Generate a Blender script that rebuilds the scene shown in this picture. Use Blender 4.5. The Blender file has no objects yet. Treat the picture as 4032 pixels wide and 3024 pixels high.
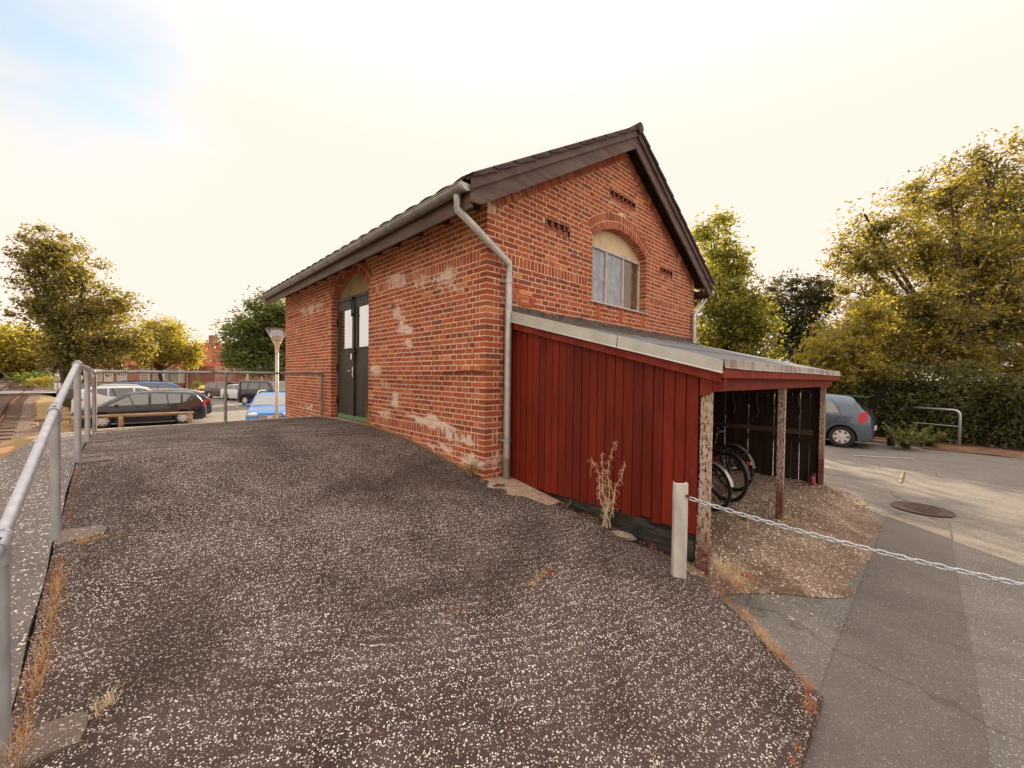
import bpy, bmesh, math, random
import numpy as np
from mathutils import Vector, Matrix
random.seed(7); rng = np.random.default_rng(7)
S = bpy.context.scene
COL = S.collection
PI = math.pi
# ------------------------------------------------------------------ camera
# origin = near brick corner of the house, X along the gable, Y along the door wall, z = 0 at eye height
PIT, ROL, YAW = .0189464, .0130837, .7645095
CAM = Vector((-2.9323, -3.4962, 0))
Fh = Vector((math.sin(YAW), math.cos(YAW), 0)); Rh = Vector((math.cos(YAW), -math.sin(YAW), 0)); Uz = Vector((0, 0, 1))
Fp = Fh*math.cos(PIT) - Uz*math.sin(PIT); Up = Uz*math.cos(PIT) + Fh*math.sin(PIT)
Rr = Rh*math.cos(ROL) + Up*math.sin(ROL); Ur = -Rh*math.sin(ROL) + Up*math.cos(ROL)
cd = bpy.data.cameras.new('camera'); cam = bpy.data.objects.new('camera', cd); COL.objects.link(cam)
m = Matrix((Rr, Ur, -Fp)).transposed().to_4x4(); m.translation = CAM; cam.matrix_world = m
cd.sensor_width = 36; cd.lens = 36*1576.06/4032; cd.clip_start = .05; cd.clip_end = 1500
S.camera = cam
# ------------------------------------------------------------------ light
SUN_AZ, SUN_EL = math.radians(46), math.radians(21)      # from +Y towards +X
S.world = bpy.data.worlds.new('World'); W = S.world; W.use_nodes = True
nt = W.node_tree; nt.nodes.clear()
def N(nt, t, **k):
    n = nt.nodes.new(t)
    for a, b in k.items():
        if a == 'inp':
            for i, v in b.items(): n.inputs[i].default_value = v
        else: setattr(n, a, b)
    return n
L = lambda nt, a, b: nt.links.new(a, b)
out = N(nt, 'ShaderNodeOutputWorld'); bg = N(nt, 'ShaderNodeBackground', inp={1: .055}); L(nt, bg.outputs[0], out.inputs[0])
sky = N(nt, 'ShaderNodeTexSky', sky_type='NISHITA', sun_disc=False, sun_elevation=SUN_EL, sun_rotation=SUN_AZ, air_density=1.0, dust_density=2.0, ozone_density=1.0)
tc = N(nt, 'ShaderNodeTexCoord')
mp = N(nt, 'ShaderNodeMapping', inp={3: (1, 1, 2.2)}); L(nt, tc.outputs['Generated'], mp.inputs[0])
ns = N(nt, 'ShaderNodeTexNoise', inp={'Scale': 2.0, 'Detail': 5, 'Roughness': .55, 'Distortion': .3}); L(nt, mp.outputs[0], ns.inputs['Vector'])
# a clear patch in the veil of cloud, high up to the north west
dv = N(nt, 'ShaderNodeVectorMath', operation='DOT_PRODUCT'); L(nt, tc.outputs['Generated'], dv.inputs[0])
pv = (Fp + Rr*(60-2016)/1576 - Ur*(200-1512)/1576).normalized(); dv.inputs[1].default_value = pv
mr = N(nt, 'ShaderNodeMapRange', inp={1: .95, 2: 1.0, 3: 0.0, 4: .45}); L(nt, dv.outputs['Value'], mr.inputs[0])
sb = N(nt, 'ShaderNodeMath', operation='SUBTRACT'); L(nt, ns.outputs[0], sb.inputs[0]); L(nt, mr.outputs[0], sb.inputs[1])
cm = N(nt, 'ShaderNodeMapRange', interpolation_type='SMOOTHSTEP', inp={1: -.14, 2: .34, 3: .35, 4: 1.0}); L(nt, sb.outputs[0], cm.inputs[0])
sx = N(nt, 'ShaderNodeSeparateXYZ'); L(nt, tc.outputs['Generated'], sx.inputs[0])
zr_ = N(nt, 'ShaderNodeMapRange', interpolation_type='SMOOTHSTEP', inp={1: .45, 2: 1.0, 3: 0.0, 4: 1.0}); L(nt, sx.outputs['Z'], zr_.inputs[0])
cc = N(nt, 'ShaderNodeMix', data_type='RGBA'); L(nt, zr_.outputs[0], cc.inputs[0])
cc.inputs[6].default_value = (10.4, 8.75, 7.65, 1); cc.inputs[7].default_value = (19, 17.6, 16.4, 1)
# cloud brightened towards the zenith, added to throw more light from above
mix = N(nt, 'ShaderNodeMix', data_type='RGBA'); L(nt, cm.outputs[0], mix.inputs[0])
skb = N(nt, 'ShaderNodeMix', data_type='RGBA', blend_type='MULTIPLY', inp={0: 1.0}); L(nt, sky.outputs[0], skb.inputs[6]); skb.inputs[7].default_value = (1.25, 2.3, 2.45, 1)
L(nt, skb.outputs[2], mix.inputs[6]); L(nt, cc.outputs[2], mix.inputs[7]); L(nt, mix.outputs[2], bg.inputs[0])
sl = bpy.data.lights.new('sun', 'SUN'); sl.energy = 4.8; sl.angle = math.radians(.53); sl.color = (1, .83, .58)
sun = bpy.data.objects.new('sun', sl); COL.objects.link(sun)
sd = Vector((math.sin(SUN_AZ)*math.cos(SUN_EL), math.cos(SUN_AZ)*math.cos(SUN_EL), math.sin(SUN_EL)))
sun.rotation_euler = (-sd).to_track_quat('-Z', 'Y').to_euler(); sun.location = (0, 0, 30)
S.view_settings.view_transform = 'Standard'; S.view_settings.look = 'None'; S.view_settings.exposure = 1.0; S.view_settings.gamma = 1
S.render.engine = 'CYCLES'; S.cycles.max_bounces = 7; S.cycles.transparent_max_bounces = 8
# ------------------------------------------------------------------ helpers
def P(px, D, z):
    """point seen in picture column px at forward distance D, height z"""
    y = z; v = Fh + Rh*((px-2016)/1576.06); q = CAM + v*D; return Vector((q.x, q.y, z))
def lerp(a, b, t): return a+(b-a)*t
def sstep(a, b, x):
    t = min(1, max(0, (x-a)/(b-a))); return t*t*(3-2*t)
def pw(x, pts):
    if x <= pts[0][0]: return pts[0][1]
    for (a, b), (c, d) in zip(pts, pts[1:]):
        if x <= c:
            t = (x-a)/(c-a); return b+(d-b)*t
    return pts[-1][1]
def tag(o, label=None, cat=None, group=None, kind=None):
    if label: o['label'] = label
    if cat: o['category'] = cat
    if group: o['group'] = group
    if kind: o['kind'] = kind
    return o
def empty(name, loc=(0, 0, 0), rz=0, label=None, cat=None, group=None):
    o = bpy.data.objects.new(name, None); o.empty_display_size = .2; COL.objects.link(o)
    o.location = loc; o.rotation_euler = (0, 0, rz); return tag(o, label, cat, group)
def mesh_obj(name, V, F, mat, parent=None, smooth=False, loc=None, label=None, cat=None, group=None, kind=None):
    me = bpy.data.meshes.new(name); me.from_pydata([tuple(v) for v in V], [], F); me.update()
    if mat: me.materials.append(mat)
    if smooth: me.polygons.foreach_set('use_smooth', [True]*len(me.polygons))
    o = bpy.data.objects.new(name, me); COL.objects.link(o)
    if parent: o.parent = parent
    if loc: o.location = loc
    return tag(o, label, cat, group, kind)
class MB:
    """collects shapes for ONE mesh"""
    def __init__(s): s.V = []; s.F = []
    def add(s, V, F):
        b = len(s.V); s.V += [Vector(v) for v in V]; s.F += [tuple(i+b for i in f) for f in F]
    def box(s, a, b, M=None):
        x0, y0, z0 = a; x1, y1, z1 = b
        V = [Vector(v) for v in ((x0,y0,z0),(x1,y0,z0),(x1,y1,z0),(x0,y1,z0),(x0,y0,z1),(x1,y0,z1),(x1,y1,z1),(x0,y1,z1))]
        if M: V = [M @ v for v in V]
        s.add(V, [(0,3,2,1),(4,5,6,7),(0,1,5,4),(1,2,6,5),(2,3,7,6),(3,0,4,7)])
    def bbox(s, a, b, bev=.004, M=None):
        x0, y0, z0 = a; x1, y1, z1 = b; c = [(x0+x1)/2, (y0+y1)/2, (z0+z1)/2]; h = [(x1-x0)/2, (y1-y0)/2, (z1-z0)/2]
        bev = min(bev, min(h)*.45)
        bm = bmesh.new(); bmesh.ops.create_cube(bm, size=2)
        for v in bm.verts: v.co = Vector((c[0]+v.co.x*h[0], c[1]+v.co.y*h[1], c[2]+v.co.z*h[2]))
        bmesh.ops.bevel(bm, geom=bm.edges[:], offset=bev, segments=1, affect='EDGES')
        V = [(M @ v.co if M else v.co.copy()) for v in bm.verts]; F = [tuple(v.index for v in f.verts) for f in bm.faces]
        bm.verts.index_update(); bm.free(); s.add(V, F)
    def tube(s, pts, r, n=10, cap=True, closed=False):
        pts = [Vector(p) for p in pts]; k = len(pts); R = r if isinstance(r, (list, tuple)) else [r]*k
        b = len(s.V); prev = None
        for i, p in enumerate(pts):
            if closed: t = pts[(i+1) % k]-pts[i-1]
            else: t = (pts[min(i+1, k-1)]-pts[max(i-1, 0)])
            t.normalize()
            if prev is None:
                u = t.cross(Vector((0, 0, 1)));
                if u.length < .05: u = t.cross(Vector((1, 0, 0)))
                u.normalize()
            else:
                u = prev - t*prev.dot(t)
                if u.length < 1e-6: u = t.cross(Vector((1, 0, 0)))
                u.normalize()
            prev = u; w = t.cross(u)
            for j in range(n):
                a = 2*PI*j/n; s.V.append(p+(u*math.cos(a)+w*math.sin(a))*R[i])
        m_ = k if closed else k-1
        for i in range(m_):
            for j in range(n):
                a = b+i*n+j; c = b+i*n+(j+1) % n; d = b+((i+1) % k)*n+(j+1) % n; e = b+((i+1) % k)*n+j
                s.F.append((a, c, d, e))
        if cap and not closed:
            s.F.append(tuple(b+j for j in reversed(range(n)))); s.F.append(tuple(b+(k-1)*n+j for j in range(n)))
    def lathe(s, prof, n=24, M=None, axis='Z'):
        b = len(s.V); k = len(prof)
        for r, z in prof:
            for j in range(n):
                a = 2*PI*j/n
                v = Vector((r*math.cos(a), r*math.sin(a), z)) if axis == 'Z' else Vector((r*math.cos(a), z, r*math.sin(a)))
                s.V.append(M @ v if M else v)
        for i in range(k-1):
            for j in range(n):
                s.F.append((b+i*n+j, b+i*n+(j+1) % n, b+(i+1)*n+(j+1) % n, b+(i+1)*n+j))
    def prism(s, poly, d, M):
        """poly: 2d points (u, v); extruded along w by d; M maps (u, w, v)"""
        n = len(poly); V = [M @ Vector((u, 0, v)) for u, v in poly]+[M @ Vector((u, d, v)) for u, v in poly]
        F = [tuple(range(n)), tuple(reversed(range(n, 2*n)))]+[(i, i+n, (i+1) % n+n, (i+1) % n) for i in range(n)]
        s.add(V, F)
    def obj(s, name, mat, parent=None, smooth=False, **k): return mesh_obj(name, s.V, s.F, mat, parent, smooth, **k)
def autosmooth(o, ang=35):
    me = o.data; bm = bmesh.new(); bm.from_mesh(me); bmesh.ops.recalc_face_normals(bm, faces=bm.faces[:])
    for f in bm.faces: f.smooth = True
    for e in bm.edges:
        if len(e.link_faces) == 2 and e.calc_face_angle(0) > math.radians(ang): e.smooth = False
    bm.to_mesh(me); bm.free(); return o
def copy_tree(o, parent=None):
    c = o.copy(); COL.objects.link(c)
    if parent: c.parent = parent
    for ch in list(o.children): copy_tree(ch, c)
    return c
# ------------------------------------------------------------------ materials
def M(name, col=(.5, .5, .5), rough=.7, metal=0, spec=.5, coat=0):
    mt = bpy.data.materials.new(name); mt.use_nodes = True; n = mt.node_tree
    b = n.nodes['Principled BSDF']; b.inputs['Base Color'].default_value = (*col, 1); b.inputs['Roughness'].default_value = rough
    b.inputs['Metallic'].default_value = metal; b.inputs['Specular IOR Level'].default_value = spec
    if coat: b.inputs['Coat Weight'].default_value = coat; b.inputs['Coat Roughness'].default_value = .05
    return mt
def pos(n, scale=None):
    g = N(n, 'ShaderNodeNewGeometry'); o = g.outputs['Position']
    if scale:
        q = N(n, 'ShaderNodeMapping', inp={3: scale}); L(n, o, q.inputs[0]); o = q.outputs[0]
    return o
def noise(n, vec, scale, detail=4, rough=.55, dist=0):
    x = N(n, 'ShaderNodeTexNoise', inp={'Scale': scale, 'Detail': detail, 'Roughness': rough, 'Distortion': dist}); L(n, vec, x.inputs['Vector']); return x.outputs[0]
def ramp(n, fac, stops, interp='LINEAR'):
    r = N(n, 'ShaderNodeValToRGB'); r.color_ramp.interpolation = interp; e = r.color_ramp.elements
    while len(e) < len(stops): e.new(.5)
    for q, (p, c) in zip(e, stops):
        q.position = p; q.color = (*c, 1) if isinstance(c, tuple) else (c, c, c, 1)
    L(n, fac, r.inputs[0]); return r.outputs[0]
def mixc(n, fac, a, b, mode='MIX'):
    x = N(n, 'ShaderNodeMix', data_type='RGBA', blend_type=mode)
    for i, v in ((0, fac), (6, a), (7, b)):
        if isinstance(v, (int, float)): x.inputs[i].default_value = v
        elif isinstance(v, tuple): x.inputs[i].default_value = (*v, 1)
        else: L(n, v, x.inputs[i])
    return x.outputs[2]
def math_(n, op, a, b=0, c=0):
    x = N(n, 'ShaderNodeMath', operation=op)
    for i, v in enumerate((a, b, c)):
        if isinstance(v, (int, float)): x.inputs[i].default_value = v
        else: L(n, v, x.inputs[i])
    return x.outputs[0]
def bump(n, h, strength=.3, dist=.01):
    x = N(n, 'ShaderNodeBump', inp={'Strength': strength, 'Distance': dist}); L(n, h, x.inputs['Height'])
    L(n, x.outputs[0], n.nodes['Principled BSDF'].inputs['Normal']); return x
def setc(n, c): L(n, c, n.nodes['Principled BSDF'].inputs['Base Color'])
def noisy(name, a, b, scale=8, rough=.8, bs=.2, bd=.004, stretch=None, detail=6, metal=0, spec=.3, lo=.35, hi=.65, obj=False):
    mt = M(name, a, rough, metal, spec); n = mt.node_tree
    if obj:
        t = N(n, 'ShaderNodeTexCoord'); v = t.outputs['Object']
        if stretch:
            q = N(n, 'ShaderNodeMapping', inp={3: stretch}); L(n, v, q.inputs[0]); v = q.outputs[0]
    else: v = pos(n, stretch)
    f = noise(n, v, scale, detail); setc(n, ramp(n, f, [(lo, a), (hi, b)]))
    f2 = noise(n, v, scale*5, 4); bump(n, f2, bs, bd); return mt

def aggregate(name, base, chip_lo, chip_hi, scale=95, frac=.42, stain=None, dark=(.03, .02, .018), chipcol=(.62, .55, .47), big=.35, bs=.5, chips2=True, contrast=1.0):
    """exposed stone chips in a binder: every voronoi cell is a stone, some pale, some brown"""
    mt = M(name, base, .88, 0, .25); n = mt.node_tree; v = pos(n)
    w = N(n, 'ShaderNodeTexNoise', inp={'Scale': scale*.6, 'Detail': 1}); L(n, v, w.inputs['Vector'])
    wv = N(n, 'ShaderNodeVectorMath', operation='MULTIPLY_ADD'); L(n, w.outputs[1], wv.inputs[0]); wv.inputs[1].default_value = (.008, .008, .008); L(n, v, wv.inputs[2])
    vo = N(n, 'ShaderNodeTexVoronoi', inp={'Scale': scale, 'Randomness': 1.0}); L(n, wv.outputs[0], vo.inputs['Vector'])
    sc = N(n, 'ShaderNodeSeparateColor'); L(n, vo.outputs['Color'], sc.inputs[0])
    dens = noise(n, v, 1.1, 4, .6)
    # more stones show where dens is high
    thr = N(n, 'ShaderNodeMapRange', inp={1: .3, 2: .7, 3: frac-.12, 4: frac+.12}); L(n, dens, thr.inputs[0])
    isst = math_(n, 'LESS_THAN', sc.outputs[0], thr.outputs[0])
    rad = math_(n, 'MULTIPLY_ADD', sc.outputs[1], .30, .26)
    ins = math_(n, 'LESS_THAN', vo.outputs['Distance'], rad)
    mk = math_(n, 'MULTIPLY', isst, ins)
    stone = ramp(n, sc.outputs[2], [(0, chip_lo), (.35, (chip_lo[0]*1.8, chip_lo[1]*1.6, chip_lo[2]*1.5)), (.6, chipcol), (.85, chip_hi)])
    bvar = ramp(n, noise(n, v, 2.2, 7, .65), [(.32, dark), (.62, base)])
    fine = ramp(n, noise(n, v, 260, 2), [(.3, .7), (.7, 1.3)])
    b2 = mixc(n, 1.0, bvar, fine, 'MULTIPLY')
    c = mixc(n, mk, b2, stone)
    if stain: c = stain(n, v, c)
    setc(n, c)
    h = math_(n, 'ADD', math_(n, 'MULTIPLY', mk, .7), math_(n, 'MULTIPLY', noise(n, v, scale*1.3, 3), .6)); bump(n, h, bs, .004)
    return mt
def ramp_stain(n, v, c):
    # damp / mossy dark patches near the wall foot and along the middle, and light scuffs
    f = ramp(n, noise(n, v, .75, 6, .68, .4), [(.45, 0.0), (.64, 1.0)])
    c = mixc(n, math_(n, 'MULTIPLY', f, .62), c, (.032, .019, .013), 'MIX')
    f2 = ramp(n, noise(n, v, 1.7, 5, .7), [(.60, 0.0), (.75, 1.0)])
    return mixc(n, math_(n, 'MULTIPLY', f2, .35), c, (.2, .15, .12))
m_ramp = aggregate('ramp_aggregate', (.098, .070, .062), (.08, .055, .046), (.86, .79, .71), 118, .80, ramp_stain, chipcol=(.44, .36, .31), dark=(.040, .026, .021))
m_slab = aggregate('slab_aggregate', (.2, .17, .155), (.1, .08, .07), (.85, .8, .74), 80, .55, None, dark=(.12, .1, .09), chipcol=(.5, .45, .4))
def lot_stain(n, v, c):
    f = ramp(n, noise(n, v, .5, 6, .65, .5), [(.45, 0.0), (.7, 1.0)])
    c = mixc(n, math_(n, 'MULTIPLY', f, .45), c, (.26, .225, .19))
    # fine cracks
    vv = N(n, 'ShaderNodeTexVoronoi', feature='DISTANCE_TO_EDGE', inp={'Scale': .35}); 
    wn = N(n, 'ShaderNodeTexNoise', inp={'Scale': 2.5, 'Detail': 6}); L(n, v, wn.inputs['Vector'])
    ad = N(n, 'ShaderNodeVectorMath', operation='MULTIPLY_ADD'); L(n, wn.outputs[1], ad.inputs[0]); ad.inputs[1].default_value = (.5, .5, .5); L(n, v, ad.inputs[2]); L(n, ad.outputs[0], vv.inputs['Vector'])
    k = ramp(n, vv.outputs[0], [(.0, 1.0), (.006, 0.0)])
    return mixc(n, math_(n, 'MULTIPLY', k, .5), c, (.05, .04, .035))
m_lot = aggregate('lot_asphalt', (.19, .17, .153), (.11, .098, .088), (.55, .52, .48), 130, .42, lot_stain, dark=(.145, .128, .115), chipcol=(.36, .33, .29), bs=.25)
m_strip = aggregate('strip_asphalt', (.155, .132, .118), (.095, .082, .07), (.42, .38, .34), 150, .3, lot_stain, dark=(.128, .108, .096), chipcol=(.27, .24, .21), bs=.15)
def gravel_stain(n, v, c):
    f = ramp(n, noise(n, v, 1.1, 5, .6, .5), [(.45, 0.0), (.62, 1.0)])
    return mixc(n, math_(n, 'MULTIPLY', f, .75), c, (.13, .075, .045))
m_gravel = aggregate('gravel', (.30, .21, .15), (.26, .18, .13), (.9, .82, .72), 60, .8, gravel_stain, dark=(.16, .1, .07), chipcol=(.55, .45, .36), bs=.9)
m_earth = noisy('earth', (.16, .09, .05), (.30, .19, .11), 3, .95, .6, .01)
m_drygrass_ground = noisy('dry_grass_ground', (.30, .165, .075), (.20, .18, .06), .8, .95, .8, .02, lo=.42, hi=.62, detail=9)
m_farground = noisy('far_ground', (.1, .11, .04), (.2, .17, .07), .3, .95, .5, .02)
m_ballast = aggregate('ballast', (.12, .075, .055), (.1, .06, .045), (.45, .36, .3), 22, .7, None, dark=(.07, .04, .03), chipcol=(.28, .2, .16), bs=.8)
m_conc = noisy('concrete', (.36, .31, .26), (.5, .45, .39), 6, .9, .4, .003)
m_galv = noisy('galvanised_steel', (.40, .41, .44), (.56, .57, .60), 16, .42, .15, .001, metal=.55, spec=.5, lo=.3, hi=.7, stretch=(1, 1, .4))
m_galvdull = noisy('dull_galvanised_steel', (.24, .20, .19), (.40, .37, .36), 12, .5, .2, .001, metal=.4, spec=.5, lo=.35, hi=.65)
m_zinc = noisy('zinc', (.25, .24, .24), (.36, .35, .35), 9, .42, .06, .001, metal=.7, spec=.5, stretch=(1, 1, .3))
m_zincbright = noisy('bright_zinc', (.44, .44, .43), (.58, .58, .57), 9, .38, .05, .001, metal=.6)
m_rust = M('rust', (.16, .05, .03), .85)
m_black = M('black_plastic', (.012, .012, .013), .5); m_rubber = M('tyre_rubber', (.022, .02, .02), .8)
m_dark = M('dark_interior', (.012, .008, .007), .9)
def leafmat(name, a, b, trans=.5, tcol=None):
    mt = bpy.data.materials.new(name); mt.use_nodes = True; n = mt.node_tree; n.nodes.clear()
    o = N(n, 'ShaderNodeOutputMaterial'); g = N(n, 'ShaderNodeNewGeometry')
    c = ramp(n, g.outputs['Random Per Island'], [(0, a), (1, b)])
    big = ramp(n, noise(n, g.outputs['Position'], .8, 2), [(.35, .75), (.65, 1.25)]); c = mixc(n, 1.0, c, big, 'MULTIPLY')
    d = N(n, 'ShaderNodeBsdfDiffuse'); t = N(n, 'ShaderNodeBsdfTranslucent'); gl = N(n, 'ShaderNodeBsdfGlossy', inp={'Roughness': .42})
    tc_ = mixc(n, 1.0, c, tcol or (2.6, 2.3, 1.0), 'MULTIPLY')
    L(n, c, d.inputs[0]); L(n, tc_, t.inputs[0]); gl.inputs[0].default_value = (.75, .78, .8, 1)
    m1 = N(n, 'ShaderNodeMixShader', inp={0: trans}); L(n, d.outputs[0], m1.inputs[1]); L(n, t.outputs[0], m1.inputs[2])
    m2 = N(n, 'ShaderNodeMixShader', inp={0: .05}); L(n, m1.outputs[0], m2.inputs[1]); L(n, gl.outputs[0], m2.inputs[2]); L(n, m2.outputs[0], o.inputs[0])
    return mt
m_leaf = leafmat('leaf_olive', (.075, .072, .018), (.19, .165, .042), .55)
m_leafdark = leafmat('leaf_dark', (.028, .030, .009), (.055, .052, .014), .35)
m_leafyel = leafmat('leaf_yellow_green', (.15, .145, .025), (.28, .24, .045), .55)
m_leaflime = leafmat('leaf_lime', (.06, .085, .018), (.13, .15, .032), .45)
m_leaffresh = leafmat('leaf_fresh', (.10, .115, .02), (.22, .22, .045), .55)
m_leafgrey = leafmat('leaf_grey_green', (.075, .075, .03), (.13, .125, .055), .45)
m_bark = noisy('bark', (.06, .04, .028), (.13, .09, .065), 6, .95, .8, .02, stretch=(1, 1, .3))
m_straw = M('straw', (.62, .40, .20), .8); m_strawred = M('red_dry_weed', (.42, .17, .07), .85); m_strawpale = M('pale_straw', (.78, .6, .38), .8)
m_weed = leafmat('weed_green', (.10, .12, .03), (.2, .2, .06), .4)
# ------------------------------------------------------------------ terrain
LP = [(-4.2, -1.70), (-3.1, -1.665), (-.96, -1.537), (.70, -1.178), (2.33, -.885), (3.65, -.877), (5.2, -.915), (5.4, -.92)]
RP = [(-4.2, -1.67), (-3.1, -1.635), (-2.25, -1.485), (0, -1.17), (.8, -1.05), (1.78, -.905), (3.2, -.848), (4.0, -.862), (5.2, -.89), (5.4, -.90)]
def sm(x, pts):   # smoothed profile
    return sum(pw(x+d, pts)*w for d, w in ((-.5, .1), (-.25, .2), (0, .4), (.25, .2), (.5, .1)))
def zramp(x, y):
    t = min(1, max(0, (x+3.3)/3.3)); a = sm(y, LP); b = sm(y, RP); z = lerp(a, b, t*t*(3-2*t)*.5+t*.5)
    if x > 0: z -= .09*x
    return z
def zlot(x, y):
    zr = -1.70-.042*max(0, x) ; zr = max(zr, -1.90)
    zr = lerp(zr, -2.05, sstep(-3.6, -6.0, x))
    t = min(1, max(0, x/7)); s = sstep(lerp(1.5, 4, t), lerp(9, 15, t), y)
    if x < -3.5: s = sstep(3, 14, y)
    return lerp(zr, -2.4, s)
def grid(name, xs, ys, zf, mat, inside=None, **k):
    idx = {}; V = []; F = []
    for i, x in enumerate(xs):
        for j, y in enumerate(ys): idx[i, j] = len(V); V.append((x, y, zf(x, y)))
    for i in range(len(xs)-1):
        for j in range(len(ys)-1):
            if inside and not inside((xs[i]+xs[i+1])/2, (ys[j]+ys[j+1])/2): continue
            F.append((idx[i, j], idx[i+1, j], idx[i+1, j+1], idx[i, j+1]))
    used = sorted({i for f in F for i in f}); mp_ = {u: q for q, u in enumerate(used)}
    return mesh_obj(name, [V[u] for u in used], [tuple(mp_[i] for i in f) for f in F], mat, smooth=True, **k)
ar = lambda a, b, s: list(np.arange(a, b+s*.5, s))
# one sheet to the horizon
mesh_obj('ground', [(-700, -700, -2.75), (700, -700, -2.75), (700, 900, -2.75), (-700, 900, -2.75)], [(0, 1, 2, 3)], m_farground, kind='structure')
xs = [-45, -30, -20, -14] + ar(-10, 16, .5) + [18, 22, 30, 45, 60, 90]; ys = [-40, -25, -15] + ar(-10, 18, .5) + [20, 24, 30, 40, 55, 70, 90, 120]
grid('parking_lot', xs, ys, zlot, m_lot, inside=lambda x, y: (x > -4.5 or y > 12) and not (x < -5.5) and not (x > 14.2 and y < 12) , kind='structure')
# dry grass verge to the left of the ramp, down to the track
def zgrass(x, y):
    e = zramp(-3.3, y)-.1 if y < 5.4 else lerp(-1.02, -2.35, sstep(5.4, 14, y))
    return lerp(e, -2.12 if y < 40 else -2.2, sstep(-3.95, -6.2, x)) + .03*math.sin(x*3.1+y*1.3)*math.sin(y*2.3)
TRX = [(5, -5.2), (14, -5.9), (23.8, -6.87), (36.2, -8.26), (49.3, -9.48)]
grid('grass_verge', ar(-9, -3.9, .15), ar(-8, 46, .4), zgrass, m_drygrass_ground, inside=lambda x, y: x > pw(y, TRX)+1.0-(3 if y < 6 else 0), kind='structure')
grid('grass_field', ar(-60, -4.4, 3), ar(60, 160, 5), lambda x, y: -2.25+.04*math.sin(x)*math.cos(y*.3), m_farground, kind='structure')
m_lit = noisy('shrub_floor', (.15, .07, .04), (.26, .15, .09), 3, .95, .8, .02)
grid('hedge_bed', ar(13.3, 24, .5), ar(-22, 16, .6), lambda x, y: zlot(13, y)+.03*sstep(13.3, 13.9, x)+.03*math.sin(x*5+y*3)*math.sin(y*4)+.02, m_lit, inside=lambda x, y: x > 13.75-.9*sstep(-2, -8, y)+.15*math.sin(y*2), kind='structure')
# ramp
def edge_x(y):   # right-hand edge of the ramp below the shed
    return pw(y, [(-3.14, -.32), (-2.45, .12), (-2.38, .30), (0, .37), (9, .37)])
rys = [-3.15+3.15*i/32 for i in range(33)]
V = []; F = []; nx = 36
for j, y in enumerate(rys):
    ex = edge_x(y) + .02*math.sin(y*9)
    for i in range(nx+1):
        x = lerp(-3.3, ex, i/nx); dz = -.02*sstep(.15, 0, ex-x)
        V.append((x, y, zramp(x, y)+dz))
for j in range(len(rys)-1):
    for i in range(nx): a = j*(nx+1)+i; F.append((a, a+1, a+nx+2, a+nx+1))
b0 = len(V); ys2 = ar(0, 5.35, .107)
for y in ys2:
    for i in range(nx+1):
        x = lerp(-3.3, .37, i/nx) if y < .001 else lerp(-3.3, .02, i/nx); V.append((x, y, zramp(x, y)))
for j in range(len(ys2)-1):
    for i in range(nx): a = b0+j*(nx+1)+i; F.append((a, a+1, a+nx+2, a+nx+1))
# skirts
b1 = len(V)
for i in range(nx+1): x = lerp(-3.3, 0, i/nx); V += [(x, 5.35, zramp(x, 5.35)), (x, 5.35, -2.6)]
for i in range(nx): a = b1+2*i; F.append((a, a+1, a+3, a+2))
b1 = len(V)
for y in rys: ex = edge_x(y)+.02*math.sin(y*9); V += [(ex, y, zramp(ex, y)-.02), (ex+.02, y, -2.6)]
for i in range(len(rys)-1): a = b1+2*i; F.append((a, a+1, a+3, a+2))
b1 = len(V)
for i in range(nx+1): x = lerp(-3.3, edge_x(-3.15), i/nx); V += [(x, -3.15, zramp(x, -3.15)), (x, -3.17, -2.6)]
for i in range(nx): a = b1+2*i; F.append((a, a+1, a+3, a+2))
mesh_obj('ramp', V, F, m_ramp, smooth=False, kind='structure')
# concrete edge slab outside the railing
V = []; F = []; yy = ar(-4.2, 5.45, .15)
for y in yy:
    z = zramp(-3.3, y)+.004; xo = -3.86-.04*math.sin(y*1.1)
    V += [(-3.311+.006*math.sin(y*7), y, z), (-3.311+.006*math.sin(y*7), y, z-.3), (xo, y, z-.012), (xo-.02, y, z-.6)]
for i in range(len(yy)-1):
    a = 4*i; F += [(a, a+4, a+6, a+2), (a+1, a, a+4, a+5), (a+2, a+6, a+7, a+3)]
mesh_obj('pavement', V, F, m_slab, kind='structure')
kb = MB()
for i in range(11):
    x0 = -3.30+i*.3; kb.bbox((x0+.004, 5.36, -1.3), (x0+.296, 5.44, zramp(x0+.15, 5.35)+.015), .006)
kb.obj('kerb', m_conc, kind='structure')
# smooth asphalt strip across the lot, the gravel of the shed, sand by the wall foot
grid('road', ar(-2.5, 5.1, .1)+[5.13], ar(-3.72, -3.125, .0992), lambda x, y: zlot(x, y)+.012, m_strip, inside=lambda x, y: x > edge_x(-3.14)-3 , kind='structure')
def zgr(x, y): return -1.49-.095*x+.008*x*x + .012*math.sin(x*7+y*3)*math.sin(y*6)
def zgrav(x, y):
    z = zgr(x, y)
    return lerp(z, zlot(x, y)+.006, sstep(-2.35, -3.1, y))
V = []; F = []; gx = ar(.22, 5.72, .1); k = 30
for x in gx:
    yo = -2.40-.70*sstep(.35, 1.5, x)+.35*sstep(4.2, 5.7, x)+.05*math.sin(x*4.3)+.03*math.sin(x*9.1)
    for q in range(k+1): y = lerp(0, yo, q/k); z = zgr(x, y); z = max(lerp(z, zlot(x, y)+.006, sstep(-2.3, yo, y)), zlot(x, y)+.006); V.append((x, y, z))
F = [(i*(k+1)+q, i*(k+1)+q+1, (i+1)*(k+1)+q+1, (i+1)*(k+1)+q) for i in range(len(gx)-1) for q in range(k)]
mesh_obj('gravel_bed', V, F, m_gravel, smooth=True, kind='structure')
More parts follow.
